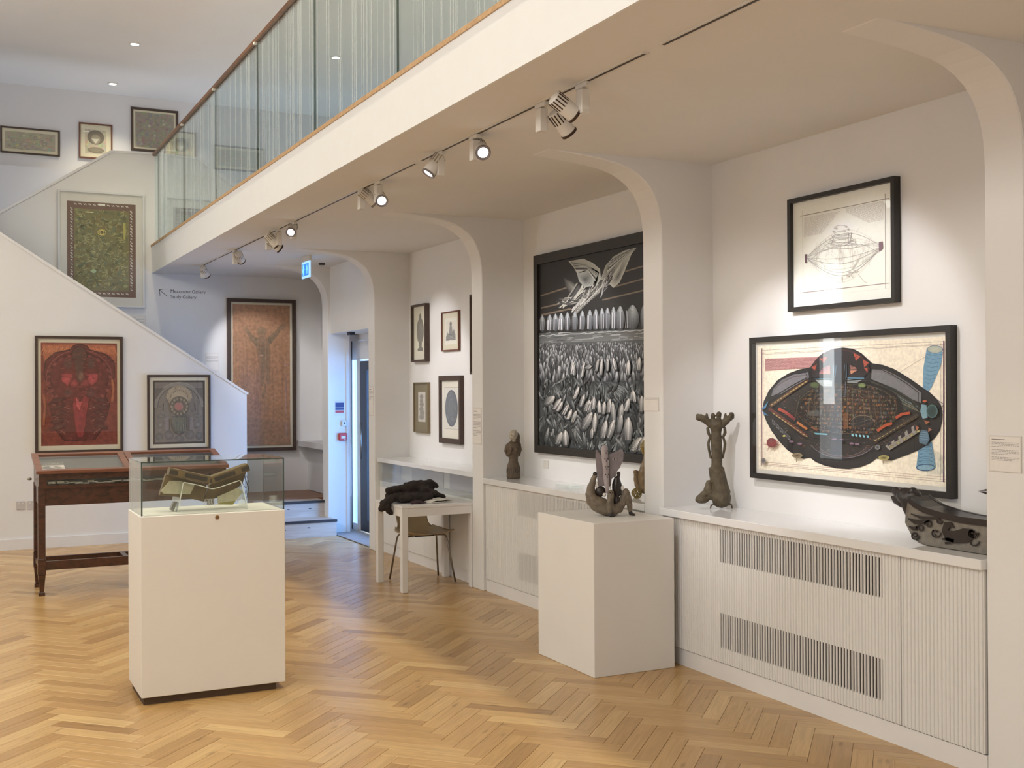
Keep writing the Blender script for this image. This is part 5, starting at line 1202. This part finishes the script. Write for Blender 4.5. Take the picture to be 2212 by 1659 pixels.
# ---- tall column of figures
t = thing('ceramic_figure', 'tall dark ceramic column of clustered figures with spread hand-like wings', 'sculpture', (4.15, 5.60, .918), RZV)
k2 = .000418
def P(x, y, d=0): return ((x-490)*k2, d, (1550-y)*k2)
mb = MB()
chain(mb, [P(540, 1400), P(520, 1250), P(490, 1080), P(478, 920), P(480, 760), P(475, 600), P(472, 450), P(475, 350)], [.060, .046, .036, .033, .032, .034, .030, .040])
chain(mb, [P(565, 980, .0), P(575, 1120), P(600, 1230), P(640, 1300)], [.010, .018, .02, .015]); chain(mb, [P(392, 980), P(405, 1070), P(440, 1160)], [.012, .016, .02])
chain(mb, [P(365, 1180), P(350, 1270), P(410, 1360)], [.018, .026, .03]); ico(mb, P(270, 1415), (.044, .035, .024)); chain(mb, [P(230, 1410), P(300, 1330), P(380, 1300)], [.024, .02, .02]); ico(mb, P(610, 1430), (.028, .03, .035))
for x, y, w1 in ((428, 222, .0145), (512, 205, .0165)): ico(mb, P(x, y), (w1, w1, w1*1.35)); chain(mb, [P(x, y+30), P(x, 330)], [w1*.8, w1])
chain(mb, [P(400, 345), P(330, 285), P(255, 235), P(215, 240)], [.022, .023, .019, .015]); chain(mb, [P(340, 250), P(338, 195)], [.012, .008]); ico(mb, P(215, 215), (.014, .013, .011)); ico(mb, P(205, 265), (.009, .009, .007))
for x, y in ((230, 285), (262, 292), (205, 240)): ico(mb, P(x, y), .007, 1)
chain(mb, [P(560, 345), P(620, 285), P(680, 235), P(705, 215)], [.022, .022, .017, .013]); chain(mb, [P(600, 260), P(608, 190)], [.012, .007]); ico(mb, P(690, 192), (.015, .013, .010)); ico(mb, P(722, 240), (.007, .007, .011)); ico(mb, P(695, 275), .007, 1)
blob('column_body', mb, clay2, t, .0035, .007)
for s_, xs in ((-1, (352, 360, 388, 372, 358, 368, 392)), (1, (595, 600, 572, 585, 598, 588, 562))):
    mb = MB(); ys = (395, 460, 525, 560, 620, 700, 820); chain(mb, [P(x, y) for x, y in zip(xs, ys)], [.009, .010, .008, .008, .0085, .008, .007]); chain(mb, [P(xs[2], ys[2]), P(475+s_*60, 520)], [.006, .008]); blob('arm', mb, clay2, t, .003, .002)
mb = MB(); chain(mb, [P(385, 1535), P(395, 1500), P(425, 1485), P(455, 1495)], [.004, .005, .006, .006]); chain(mb, [P(694, 1535), P(690, 1500), P(665, 1480), P(635, 1490)], [.004, .005, .006, .007]); obj('claw', mb, clay, t, local=True, smooth=True)
# ---- reclining winged figure on the pedestal
t = thing('ceramic_figure', 'reclining grey-brown winged ceramic figure with faces on its knees, on the square pedestal', 'sculpture', (3.60, 5.90, .877), RZV)
k3 = .000316
def P(x, y, d=0): return ((x-820)*k3, d, (1495-y)*k3)
mb = MB()
chain(mb, [P(480, 745), P(450, 830), P(410, 950), P(395, 1080), P(440, 1190), P(540, 1270), P(680, 1340), P(820, 1370), P(920, 1340), P(985, 1260)], [.015, .019, .024, .031, .041, .049, .050, .044, .036, .027])
chain(mb, [P(985, 1270), P(1030, 1160), P(1070, 1050)], [.027, .024, .021]); chain(mb, [P(1070, 1040), P(1115, 1170), P(1140, 1290), P(1150, 1390)], [.022, .022, .018, .014])
chain(mb, [P(770, 1340, -.03), P(765, 1250, -.045), P(770, 1120, -.05), P(775, 1040, -.05)], [.026, .021, .019, .019]); chain(mb, [P(775, 1040, -.05), P(750, 1200, -.062), P(745, 1330, -.062), P(750, 1420, -.058)], [.019, .018, .015, .012])
blob('reclining_body', mb, clay3, t, .0035, .008)
mb = MB(); chain(mb, [P(1150, 1400), P(1160, 1450), P(1200, 1472), P(1228, 1478)], [.012, .013, .010, .008]); chain(mb, [P(750, 1425, -.058), P(760, 1465, -.062), P(810, 1475, -.062)], [.012, .013, .010]); f_ = blob('feet', mb, inkd, t, .003, .001)
mb = MB(); ico(mb, P(485, 695), (.014, .014, .013)); chain(mb, [P(480, 720), P(482, 770)], [.012, .013]); blob('raised_hand', mb, inkd, t, .003, .002)
mb = MB(); ico(mb, P(935, 690), (.012, .012, .012)); chain(mb, [P(940, 700), P(935, 760), P(880, 800)], [.01, .009, .012]); chain(mb, [P(900, 800), P(890, 900), P(885, 1010), P(890, 1090)], [.020, .026, .024, .018]); ico(mb, P(890, 1210), (.027, .026, .034)); chain(mb, [P(940, 800), P(965, 920), P(955, 1080)], [.008, .010, .012]); blob('dark_figure', mb, inkd, t, .003, .003)
mb = MB(); ico(mb, P(590, 1030), (.034, .024, .034)); blob('dark_bowl', mb, inkd, t, .0035, .003)
plate('wing', [P(505, 245)[::2], P(530, 240)[::2], P(552, 275)[::2], P(600, 345)[::2], P(665, 500)[::2], P(690, 930)[::2], P(545, 930)[::2], P(530, 800)[::2], P(515, 640)[::2], P(498, 400)[::2]], -.004, .010, lilac, t)
wg = plate('wing', [P(752, 330)[::2], P(840, 300)[::2], P(950, 245)[::2], P(1012, 234)[::2], P(1030, 300)[::2], P(1024, 430)[::2], P(960, 580)[::2], P(900, 660)[::2], P(885, 740)[::2], P(800, 790)[::2], P(790, 940)[::2], P(750, 940)[::2]], -.004, .012, lilac, t)
ey = MB(); el = lambda x, y, rx, ry, d0, d1: ey.prism([(P(x+rx*math.cos(q*PI/6), y)[0], P(x, y+ry*math.sin(q*PI/6))[2]) for q in range(12)], 1, d0, d1)
el(855, 420, 46, 24, -.0052, -.004); obj('painted_eye', ey, palel, wg, local=True)
ey = MB(); el(858, 420, 15, 18, -.0062, -.0052); obj('pupil', ey, inkd, wg, local=True)
mb = MB(); chain(mb, [P(662, 215, -.02), P(664, 330, -.02), P(682, 520, -.02), P(690, 720, -.02), P(700, 860, -.022), P(715, 1030, -.028)], [.021, .0215, .019, .0175, .0165, .012]); ico(mb, P(660, 180, -.02), (.016, .016, .012))
cf = blob('face_column', mb, palel, t, .003, .001); cf['label'] = 'pale upright column of stacked faces'
ey = MB()
for i, y in enumerate((255, 405, 555, 700)):
    for x in (655+i*8, 712+i*8): ico(ey, P(x, y, -.038), (.0042, .004, .0036), 1)
    chain(ey, [P(690+i*6, y+15, -.040), P(684+i*6, y+48, -.040), P(700+i*6, y+58, -.040)], .0013)
for x, y, d in ((752, 1035, -.068), (800, 1040, -.066), (1070, 1045, -.019), (1120, 1050, -.012)): ico(ey, P(x, y, d), (.0055, .0035, .005), 1)
chain(ey, [P(775, 1060, -.070), P(785, 1090, -.070)], .0015); chain(ey, [P(1100, 1060, -.020), P(1112, 1100, -.019)], .0018)
obj('face_marks', ey, inkd, cf, local=True, smooth=True)
mb = MB(); ico(mb, P(655, 1088, -.03), (.011, .008, .0125)); ico(mb, P(1003, 965, -.01), (.010, .006, .017)); chain(mb, [P(520, 850, -.01), P(518, 960, -.01)], .004); chain(mb, [P(775, 935, -.02), P(772, 968, -.02)], .005); obj('white_drop', mb, M['mountw'], t, local=True, smooth=True)
GX, GY = 4.10, 6.385
# ---- amber figure on wheels, half hidden by the second pier
t = thing('ceramic_figure', 'amber ceramic figure on small brass-coloured wheels, half hidden behind the second pier', 'sculpture', (4.147, 6.375, .918), RZV)
k4 = .000352
def P(x, y, d=0): return ((x-1480)*k4, d, (1090-y)*k4)
mb = MB(); chain(mb, [P(1290, 640), P(1285, 730), P(1310, 840), P(1380, 920), P(1500, 950), P(1650, 900), P(1700, 740)], [.014, .014, .018, .026, .03, .022, .014])
chain(mb, [P(1470, 900), P(1440, 760), P(1420, 620), P(1445, 500), P(1470, 400), P(1475, 300)], [.04, .036, .030, .026, .020, .016]); ico(mb, P(1288, 600), (.018, .016, .013)); ico(mb, P(1690, 640), (.016, .016, .014)); chain(mb, [P(1400, 600), P(1370, 700), P(1370, 800)], [.012, .013, .012])
blob('body', mb, gold, t, .0035, .005)
mb = MB(); chain(mb, [P(1455, 240), P(1440, 130), P(1470, 60), P(1510, 20)], [.018, .026, .022, .012]); ico(mb, P(1420, 110), (.014, .015, .016)); h_ = blob('headdress', mb, goldy, t, .0035, .006)
for x, d in ((1302, -.035), (1302, .035), (1660, -.035), (1660, .035)):
    w_ = MB(); n = 20; R1 = .027
    w_.tube([(P(x, 0)[0]+R1*math.cos(2*PI*q/n), d, .0315+R1*math.sin(2*PI*q/n)) for q in range(n+1)], .0045, 8, cap=False)
    for q in range(4):
        a = q*PI/4+.3; w_.tube([(P(x, 0)[0]-R1*math.cos(a), d, .0315-R1*math.sin(a)), (P(x, 0)[0]+R1*math.cos(a), d, .0315+R1*math.sin(a))], .003, 6)
    ico(w_, (P(x, 0)[0], d, .0315), .010, 1); obj('wheel', w_, goldy, t, local=True, smooth=True)
obj('axle', MB().tube([(P(1302, 0)[0], -.034, .0315), (P(1302, 0)[0], .034, .0315)], .004, 8).tube([(P(1660, 0)[0], -.034, .0315), (P(1660, 0)[0], .034, .0315)], .004, 8), goldy, t, local=True)
# ---- boat with an animal-headed prow
Xb = 4.05
def UX(px, py, xv=Xb):
    d_ = r2*((px-1106)/2478.085) - u2*((py-829.5)/2478.085) + fw; k_ = xv/d_.x
    return (k_*d_.y, 1.65+k_*d_.z)
def B(zx, zy, xv=Xb): return UX(1900+zx/4.609, 900+zy/4.609, xv)
t = thing('ceramic_boat', 'grey and black ceramic boat with an animal-headed prow, on the nearest counter', 'sculpture', (4.09, 3.70, .918))
ye = 3.0
up_ = [B(330, 800), B(385, 850), B(480, 905), B(640, 955), B(850, 1005), B(1057, 1030)]
lo_ = [B(300, 960), B(295, 1050), B(335, 1130), B(372, 1200), B(430, 1250), B(500, 1278)]
zb = .919
hp = [(y, max(z, zb+.0)) for y, z in up_]+[(3.32, up_[-1][1]-.004), (3.18, up_[-1][1]+.012), (3.10, up_[-1][1]+.04), (3.06, 1.00), (3.12, .95), (3.2, zb)]
lop = [(y, max(z, zb)) for y, z in reversed(lo_)]; lop[0] = (lop[0][0], zb)
# hull: side profile swept across with a bulging waist, hollow top
def hullring(w_, sc):
    cy_ = 3.6; cz_ = 1.0; return [(4.09+w_, cy_+(y-cy_)*sc, zb+(z-zb)*(1-(1-sc)*.2) if sc < 1 else z) for y, z in hp+lop]
mb = MB(); rings = [hullring(-.062, .965), hullring(-.070, .99), hullring(-.050, 1.0), hullring(.050, 1.0), hullring(.070, .99), hullring(.062, .965)]
n = len(rings[0]); vs = [p_ for rg in rings for p_ in rg]
fs = [(i*n+q, i*n+(q+1) % n, (i+1)*n+(q+1) % n, (i+1)*n+q) for i in range(5) for q in range(n)]+[tuple(range(n-1, -1, -1)), tuple(5*n+q for q in range(n))]
mb.add(vs, fs)
hull = obj('hull', mb, mat('grey_slip', C(128, 122, 112), .45, noise=.2, nscale=30, bump=.25, bscale=70), t)
rim = MB()
for xr in (-.064, .056):
    pr = [(y, z) for y, z in up_]+[(3.32, up_[-1][1]-.004), (3.18, up_[-1][1]+.012), (3.10, up_[-1][1]+.04)]
    lw = [(y, z-.022) for y, z in reversed(pr)]
    rim.prism([(y, z+.006) for y, z in pr]+lw, 0, 4.09+xr-.009 if xr < 0 else 4.09+xr, 4.09+xr if xr < 0 else 4.09+xr+.018)
rim.prism([(y, z-.004) for y, z in pr]+[(y, z+.004) for y, z in reversed(pr)], 0, 4.03, 4.15)
obj('dark_rim', rim, inkd, t)
mb = MB()
def Q(zx, zy, dx=0): y, z = B(zx, zy, 4.09); return (4.09+dx, y, z)
chain(mb, [Q(345, 980), Q(320, 890), Q(300, 815), Q(255, 790), Q(205, 770), Q(160, 748)], [.038, .046, .046, .042, .028, .019]); chain(mb, [Q(370, 900), Q(345, 800), Q(325, 755), Q(260, 750)], [.042, .036, .024, .022]); chain(mb, [Q(230, 850), Q(165, 835), Q(125, 800)], [.028, .018, .008]); ico(mb, Q(160, 722), (.016, .018, .013)); ico(mb, Q(335, 730), (.02, .018, .014))
chain(mb, [Q(400, 930), Q(470, 940), Q(560, 965)], [.04, .026, .014])
blob('prow_head', mb, inkd, t, .004, .003, local=False)
# stern rising behind the pier: neck, head and open beak pointing back
mb = MB(); chain(mb, [(4.09, 3.13, 1.0), (4.09, 3.08, 1.08), (4.09, 3.12, 1.16), (4.09, 3.20, 1.20)], [.035, .026, .024, .026]); blob('stern_head', mb, inkd, t, .004, .003, local=False)
yb, zb1 = B(1000, 737, 4.088)
BB = lambda x, y: B(x, y, 4.088)[1]
obj('beak', MB().prism([(3.21, 1.235), (yb-.07, BB(1057, 704)), (yb, zb1), (yb-.07, BB(1057, 734)), (3.21, 1.20)], 0, 4.075, 4.10).prism([(3.21, 1.19), (yb-.07, BB(1057, 748)), (yb, zb1-.003), (yb-.06, BB(1050, 776)), (3.21, 1.165)], 0, 4.075, 4.10), inkd, t)
# slip decoration raised on the near side of the hull
xn = 4.09-.0712
dc = MB()
def seg(pts, w_, c=None):
    P_ = [B(*p) for p in pts]; n = len(P_); L = []
    for i in range(n):
        a, b = P_[max(i-1, 0)], P_[min(i+1, n-1)]; dx, dz = b[0]-a[0], b[1]-a[1]; l = math.hypot(dx, dz) or 1; ww = (w_[i] if isinstance(w_, list) else w_)/2
        L.append(((P_[i][0]-dz/l*ww, P_[i][1]+dx/l*ww), (P_[i][0]+dz/l*ww, P_[i][1]-dx/l*ww)))
    vs = []
    for a, b in L: vs += [(xn, a[0], a[1]), (xn, b[0], b[1]), (xn+.003, a[0], a[1]), (xn+.003, b[0], b[1])]
    fs = []
    for i in range(n-1): q = 4*i; fs += [(q, q+4, q+5, q+1), (q, q+2, q+6, q+4), (q+1, q+5, q+7, q+3)]
    dc.add(vs, fs)
def spiral(cx_, cy_, r0, turns, w_, a0=0, sgn=1):
    n = int(14*turns)+3; seg([(cx_+r0*(1-i/n*.8)*math.cos(a0+sgn*2*PI*turns*i/n), cy_+r0*(1-i/n*.8)*math.sin(a0+sgn*2*PI*turns*i/n)) for i in range(n+1)], w_)
spiral(605, 1150, 58, 1, .006); spiral(400, 1180, 44, 1.4, .007); spiral(535, 1070, 40, 1.3, .007, 3); spiral(455, 1110, 44, 1.2, .007, 2.6); spiral(640, 1030, 32, 1.0, .009, 0)
for q in (62, 44, 28): spiral(975, 1150, q, 1, .005)
spiral(975, 1235, 70, .5, .006, 0)
for x, y in ((585, 1135), (625, 1135), (605, 1175)): seg([(x-7, y), (x+7, y)], .009)
seg([(330, 1010), (400, 1045), (500, 1040), (560, 1030)], [.006, .022, .016, .003]); seg([(340, 1090), (380, 1110), (440, 1095)], [.004, .018, .004]); seg([(360, 965), (450, 1000), (600, 1005), (650, 1000)], [.004, .012, .012, .006])
seg([(790, 1105), (760, 1070), (715, 1080), (700, 1130), (725, 1180), (800, 1195), (900, 1180), (985, 1160)], [.004, .022, .036, .038, .05, .055, .065, .04]); seg([(670, 1215), (730, 1215), (790, 1240)], [.008, .014, .02]); seg([(700, 1255), (760, 1250)], .010)
obj('slip_decoration', dc, inkd, hull)

# ================================================================ coat, gloves and magazine on the small table
coat = mat('black_wool', C(46, 38, 36), .9, noise=.2, nscale=14, bump=.5, bscale=120)
t = thing('folded_coat', 'black coat lying in a heap across the small white table, one sleeve hanging off', 'coat', (3.55, 8.95, .702))
mb = MB()
chain(mb, [(3.30, 8.95, .80), (3.42, 8.97, .80), (3.52, 8.99, .815), (3.64, 9.0, .835), (3.70, 9.0, .845)], [.028, .045, .055, .045, .032])
chain(mb, [(3.34, 9.05, .745), (3.5, 9.07, .76), (3.66, 9.05, .77), (3.76, 8.98, .74)], [.03, .055, .05, .022]); chain(mb, [(3.38, 8.86, .735), (3.52, 8.86, .745), (3.64, 8.87, .745)], [.028, .038, .03])
chain(mb, [(3.70, 9.0, .85), (3.745, 8.98, .815)], [.026, .018]); chain(mb, [(3.60, 8.92, .79), (3.70, 8.9, .765), (3.775, 8.9, .735)], [.03, .025, .012])
ico(mb, (3.50, 8.97, .745), (.19, .14, .043)); ico(mb, (3.62, 9.0, .80), (.11, .08, .05))
chain(mb, [(3.38, 8.9, .755), (3.29, 8.87, .745), (3.225, 8.87, .70), (3.215, 8.87, .67)], [.034, .034, .034, .03]); chain(mb, [(3.26, 8.86, .69), (3.27, 8.86, .645), (3.285, 8.86, .625)], [.032, .028, .02])
blob('coat_body', mb, coat, t, .006, .028, CL2, 4, local=False)
t2 = thing('glove', 'dark knitted glove lying in front of the coat', 'glove', (3.48, 8.78, .702))
mb = MB(); chain(mb, [(3.43, 8.76, .712), (3.47, 8.76, .716), (3.51, 8.76, .714)], [.014, .018, .014]); chain(mb, [(3.51, 8.76, .711), (3.545, 8.765, .709)], [.008, .006]); chain(mb, [(3.51, 8.748, .711), (3.55, 8.745, .709)], [.008, .006]); chain(mb, [(3.505, 8.775, .711), (3.54, 8.785, .709)], [.008, .006]); chain(mb, [(3.46, 8.775, .711), (3.49, 8.79, .709)], [.008, .006])
blob('knit', mb, mat('plum_wool', C(64, 50, 54), .9, noise=.2, nscale=40), t2, .003, .003, local=False)
t2 = thing('magazine', 'rumpled grey printed magazine beside the coat', 'magazine', (3.68, 8.80, .702), .12)
A = Art(.20, .13, None, (176, 168, 156)); r = random.Random(12)
for q in range(120): A.ell(r.uniform(.05, .95), r.uniform(.05, .95), r.uniform(.02, .06), r.uniform(.02, .08), r.choice([(120, 112, 104), (92, 84, 80), (200, 192, 180), (150, 142, 132)]), None, 7, up=False)
pg = obj('pages', MB().box(-.10, .10, -.065, .065, .0005, .009), M['mountw'], t2, local=True, bevel=.002)
ao = A.done('printed_cover', t2, M['arts'], 0); ao.data.transform(Matrix.Translation((0, 0, .0098)) @ Matrix.Rotation(-PI/2, 4, 'X'))
wv = obj('raised_page', MB().prism([(-.10, .010), (-.05, .022), (.0, .019), (.05, .024), (.085, .012), (.05, .022), (0, .017), (-.05, .020)], 1, -.06, .06), M['mountw'], t2, local=True)

# ================================================================ labels, signs, switches
def label_card(lbl, center, w, h, rz, lines, cat='label card', th=.004, seed=0, title=True):
    t = thing('wall_label', lbl, cat, center, rz)
    obj('card', MB().box(-w/2, w/2, -th, 0, -h/2, h/2), M['plas'], t, local=True, bevel=.0006)
    A = Art(w*.94, h*.94, None, (206, 202, 196)); r = random.Random(seed); g = (150, 144, 140)
    v = .08
    if title: A.line([(.06, v), (.5, v)], .022, (112, 106, 102)); v += .09
    for para in lines:
        for q in range(para):
            x = .06; xe = .97 if q < para-1 else r.uniform(.4, .8)
            while x < xe:
                l = r.uniform(.03, .11); A.line([(x, v), (min(x+l, xe), v)], .018, g, up=False); x += l+.018
            v += .042
        v += .05
    A.up(); A.done('printed_text', t, M['arts'], -th-.0003)
    return t
label_card('white text card on the nearest pier at the right edge, its text in three paragraphs', (XF, 3.328, 1.366), .16, .15, R90, (4, 4, 3), seed=1)
label_card('small white label on the second pier beside the black and white painting', (XF, 5.96, 1.543), .165, .085, R90, (3,), seed=2, title=False)
label_card('tall pale text card on the third pier beside the four small pictures', (XF, 8.535, 1.338), .165, .30, R90, (4, 5, 4), seed=3)
label_card('faint text label on the fourth pier, left of the four small pictures', (XF, 11.12, 1.52), .14, .30, R90, (3, 3), seed=4)
label_card('pale text card on the far wall left of the orange-brown drawing', (2.934, YF, 1.977), .166, .22, 0, (4, 4), seed=5)
label_card('pale label under the green patterned print', (2.05, YF, 2.42), .21, .20, 0, (3, 3), seed=6)
# wall lettering with its arrow
ink = mat('sign_ink', C(96, 88, 90), .7, noise=.02)
inka = mat('sign_ink_dark', C(60, 54, 56), .7, noise=.02)
def text(body, size, center, rz, m, parent, name='lettering', align='LEFT', ext=.0004):
    cu = bpy.data.curves.new(name, 'FONT'); cu.body = body; cu.size = size; cu.extrude = ext; cu.align_x = align; cu.resolution_u = 3
    o_ = bpy.data.objects.new('tmp', cu); COL.objects.link(o_); dg = bpy.context.evaluated_depsgraph_get()
    me = bpy.data.meshes.new_from_object(o_.evaluated_get(dg)); bpy.data.objects.remove(o_)
    me.transform(Matrix.Rotation(PI/2, 4, 'X')); o = bpy.data.objects.new(name, me); COL.objects.link(o); me.materials.clear(); me.materials.append(m); o.parent = parent; o.location = center; o.rotation_euler = (0, 0, rz)
    return o
t = thing('wall_sign', 'grey wall lettering Mezzanine Gallery, Study Gallery with an arrow pointing up left', 'sign', (2.55, YF, 2.80))
text('Mezzanine Gallery', .056, (-.105, -.001, .005), 0, ink, t); text('Study Gallery', .056, (-.105, -.001, -.062), 0, ink, t)
a = MB()
for p_, q_ in (((-.235, .035), (-.14, -.04)), ((-.235, .035), (-.185, .045)), ((-.235, .035), (-.225, -.035))):
    dx, dz = q_[0]-p_[0], q_[1]-p_[1]; l = math.hypot(dx, dz); nx, nz = -dz/l*.003, dx/l*.003
    a.prism([(p_[0]+nx, p_[1]+nz), (q_[0]+nx, q_[1]+nz), (q_[0]-nx, q_[1]-nz), (p_[0]-nx, p_[1]-nz)], 1, -.0015, 0)
obj('arrow', a, inka, t, local=True)
# illuminated exit sign (blue-lit running man panel) hung from the soffit, facing the room
t = thing('exit_sign', 'glowing blue exit sign hanging from the soffit near the door', 'exit sign', (3.40, 11.68, 2.89), R90)
em = lambda n_, c, s_: mat(n_, (0.02, .05, .1, 1), .4, emit=c, estr=s_*1.0)
obj('light_panel', MB().box(-.145, .145, 0, .012, -.085, .085), em('sign_rim_glow', (.35, .62, 1, 1), 1.3), t, local=True)
obj('blue_field', MB().box(-.115, .11, -.002, 0, -.062, .062), em('sign_blue_glow', (.03, .24, .80, 1), 1.1), t, local=True)
wm = em('sign_pale_glow', (.25, .78, 1, 1), 1.2)
f_ = MB(); f_.prism([(.05, -.045), (.062, -.045), (.066, -.01), (.078, 0), (.068, .03), (.056, .052), (.046, .03), (.036, 0), (.046, -.01)], 1, -.004, -.002)
obj('arrow_symbol', f_, wm, t, local=True)
f_ = MB(); f_.prism([(-.09, .045), (-.06, .05), (-.05, .02), (-.03, .0), (-.055, -.005), (-.05, -.05), (-.075, -.055), (-.085, -.01), (-.10, -.03), (-.104, .0), (-.085, .02)], 1, -.004, -.002); ico(f_, (-.07, -.003, .052), (.010, .002, .008), 1)
obj('running_figure', f_, wm, t, local=True)
obj('hanger', MB().box(-.15, .15, -.006, .022, .085, .14), M['plas'], t, local=True)
# items on the door reveal (south face of the fifth pier)
yr = 12.60
t = thing('notice', 'small blue and red notice on the bright door reveal', 'sign', (4.065, yr, 1.425))
obj('sheet', MB().box(-.07, .05, -.002, 0, -.09, .085), M['plas'], t, local=True)
obj('blue_block', MB().box(-.058, .043, -.003, -.002, .008, .062), mat('notice_blue', C(52, 58, 120), .5, noise=.05), t, local=True)
obj('blue_block', MB().box(-.058, .043, -.003, -.002, -.022, .003), M['red'] if False else bpy.data.materials['notice_blue'], t, local=True)
obj('red_block', MB().box(-.058, .043, -.003, -.002, -.055, -.027), M['red'], t, local=True)
t = thing('switch', 'white key switch on the door reveal above the fire call point', 'switch', (4.105, yr, 1.252))
obj('plate', MB().box(-.027, .027, -.03, 0, -.033, .033), M['plas'], t, local=True, bevel=.003)
obj('key_slot', MB().prism([(-.004, .012), (.004, .012), (.006, 0), (.003, -.014), (-.003, -.014), (-.006, 0)], 1, -.0315, -.030), M['alum'], t, local=True)
t = thing('fire_call_point', 'red fire alarm call point on the door reveal', 'alarm button', (4.085, yr, 1.098))
obj('housing', MB().box(-.045, .045, -.045, 0, -.043, .043), M['red'], t, local=True, bevel=.008, seg=2)
obj('window', MB().box(-.022, .028, -.047, -.045, -.020, .010), M['plas'], t, local=True); obj('tab', MB().box(.008, .028, -.047, -.045, -.037, -.028), M['plas'], t, local=True)
t = thing('door_sensor', 'small dark sensor under the door lintel', 'sensor', (4.03, 12.1, 2.27)); obj('housing', MB().box(-.03, .03, -.05, .05, -.035, -.001), M['alum'], t, local=True, bevel=.004)
# sockets on the stair wall
for i, (x, l) in enumerate(((.722, 'white socket low on the stair wall, left one of two'), (.829, 'white socket low on the stair wall, partly behind the vitrine leg'))):
    t = thing('wall_socket', l, 'socket', (x, YS, .455)); obj('plate', MB().box(-.043, .043, -.009, 0, -.043, .043), mat('socket_grey', C(196, 192, 190), .5, noise=.01) if i == 0 else bpy.data.materials['socket_grey'], t, local=True, bevel=.002)
    for dx in (-.02, .02): obj('rocker', MB().box(dx-.008, dx+.008, -.0115, -.009, .012, .028), M['plas'], t, local=True)
# small round socket plate under the black and white painting and ceiling detector
t = thing('wall_socket', 'faint white socket plate under the left corner of the black and white painting', 'socket', (XW, 8.05, 1.04), R90); obj('plate', MB().box(-.04, .04, -.008, 0, -.03, .03), M['plas'], t, local=True, bevel=.002)
t = thing('clear_block', 'low clear block lying on the counter behind the pedestal', 'clear_slab', (4.1, 7.32, .918)); obj('block', MB().box(-.06, .06, -.1, .1, .0005, .02), M['acry'], t, local=True)  # plain clear slab resting on the counter
t = thing('smoke_detector', 'small dark detector on the soffit above the door', 'detector', (3.75, 12.25, ZC)); obj('body', MB().lathe([(.03, -.02), (.035, -.012), (.035, -.0005)], (0, 0, 0), 20), M['alum'], t, local=True)
# leaflet in the vitrine
def lz(y): return .992+(y-vy0)*(1.103-.992)/(vy1-vy0)-.029
t = thing('leaflet', 'black and white photo leaflet with white title letters inside the vitrine lid', 'leaflet', (.805, 10.15, lz(10.15)+.0015))
t.rotation_euler = (math.atan2(.111, .57), 0, 0)
A = Art(.19, .26, None, (90, 84, 78)); A.poly([(.0, .42), (1, .42), (1, 1), (0, 1)], (168, 158, 150)); A.ell(.45, .72, .36, .22, (78, 72, 70), (110, 104, 100)); A.ell(.5, .62, .12, .10, (196, 188, 186), (150, 140, 138)); A.ell(.72, .8, .18, .14, (84, 78, 70), (130, 120, 110)); A.poly([(.8, .5), (.98, .46), (.98, .64), (.88, .66)], (206, 198, 192))
ao = A.done('printed_photo', t, M['arts'], 0); ao.data.transform(Matrix.Rotation(-PI/2, 4, 'X')); ao.data.transform(Matrix.Translation((0, 0, .002)))
o_ = obj('sheet', MB().box(-.098, .098, -.133, .133, -.001, .0012), M['alum'], t, local=True)
tl = MB()
for i in range(7):
    wl = .010; x0 = -.062+i*.018; tl.box(x0, x0+.0035, .05, .072, .0026, .0032); tl.box(x0, x0+wl, .05 if i % 2 else .067, .055 if i % 2 else .072, .0026, .0032)
obj('title_letters', tl, M['mountw'], t, local=True)
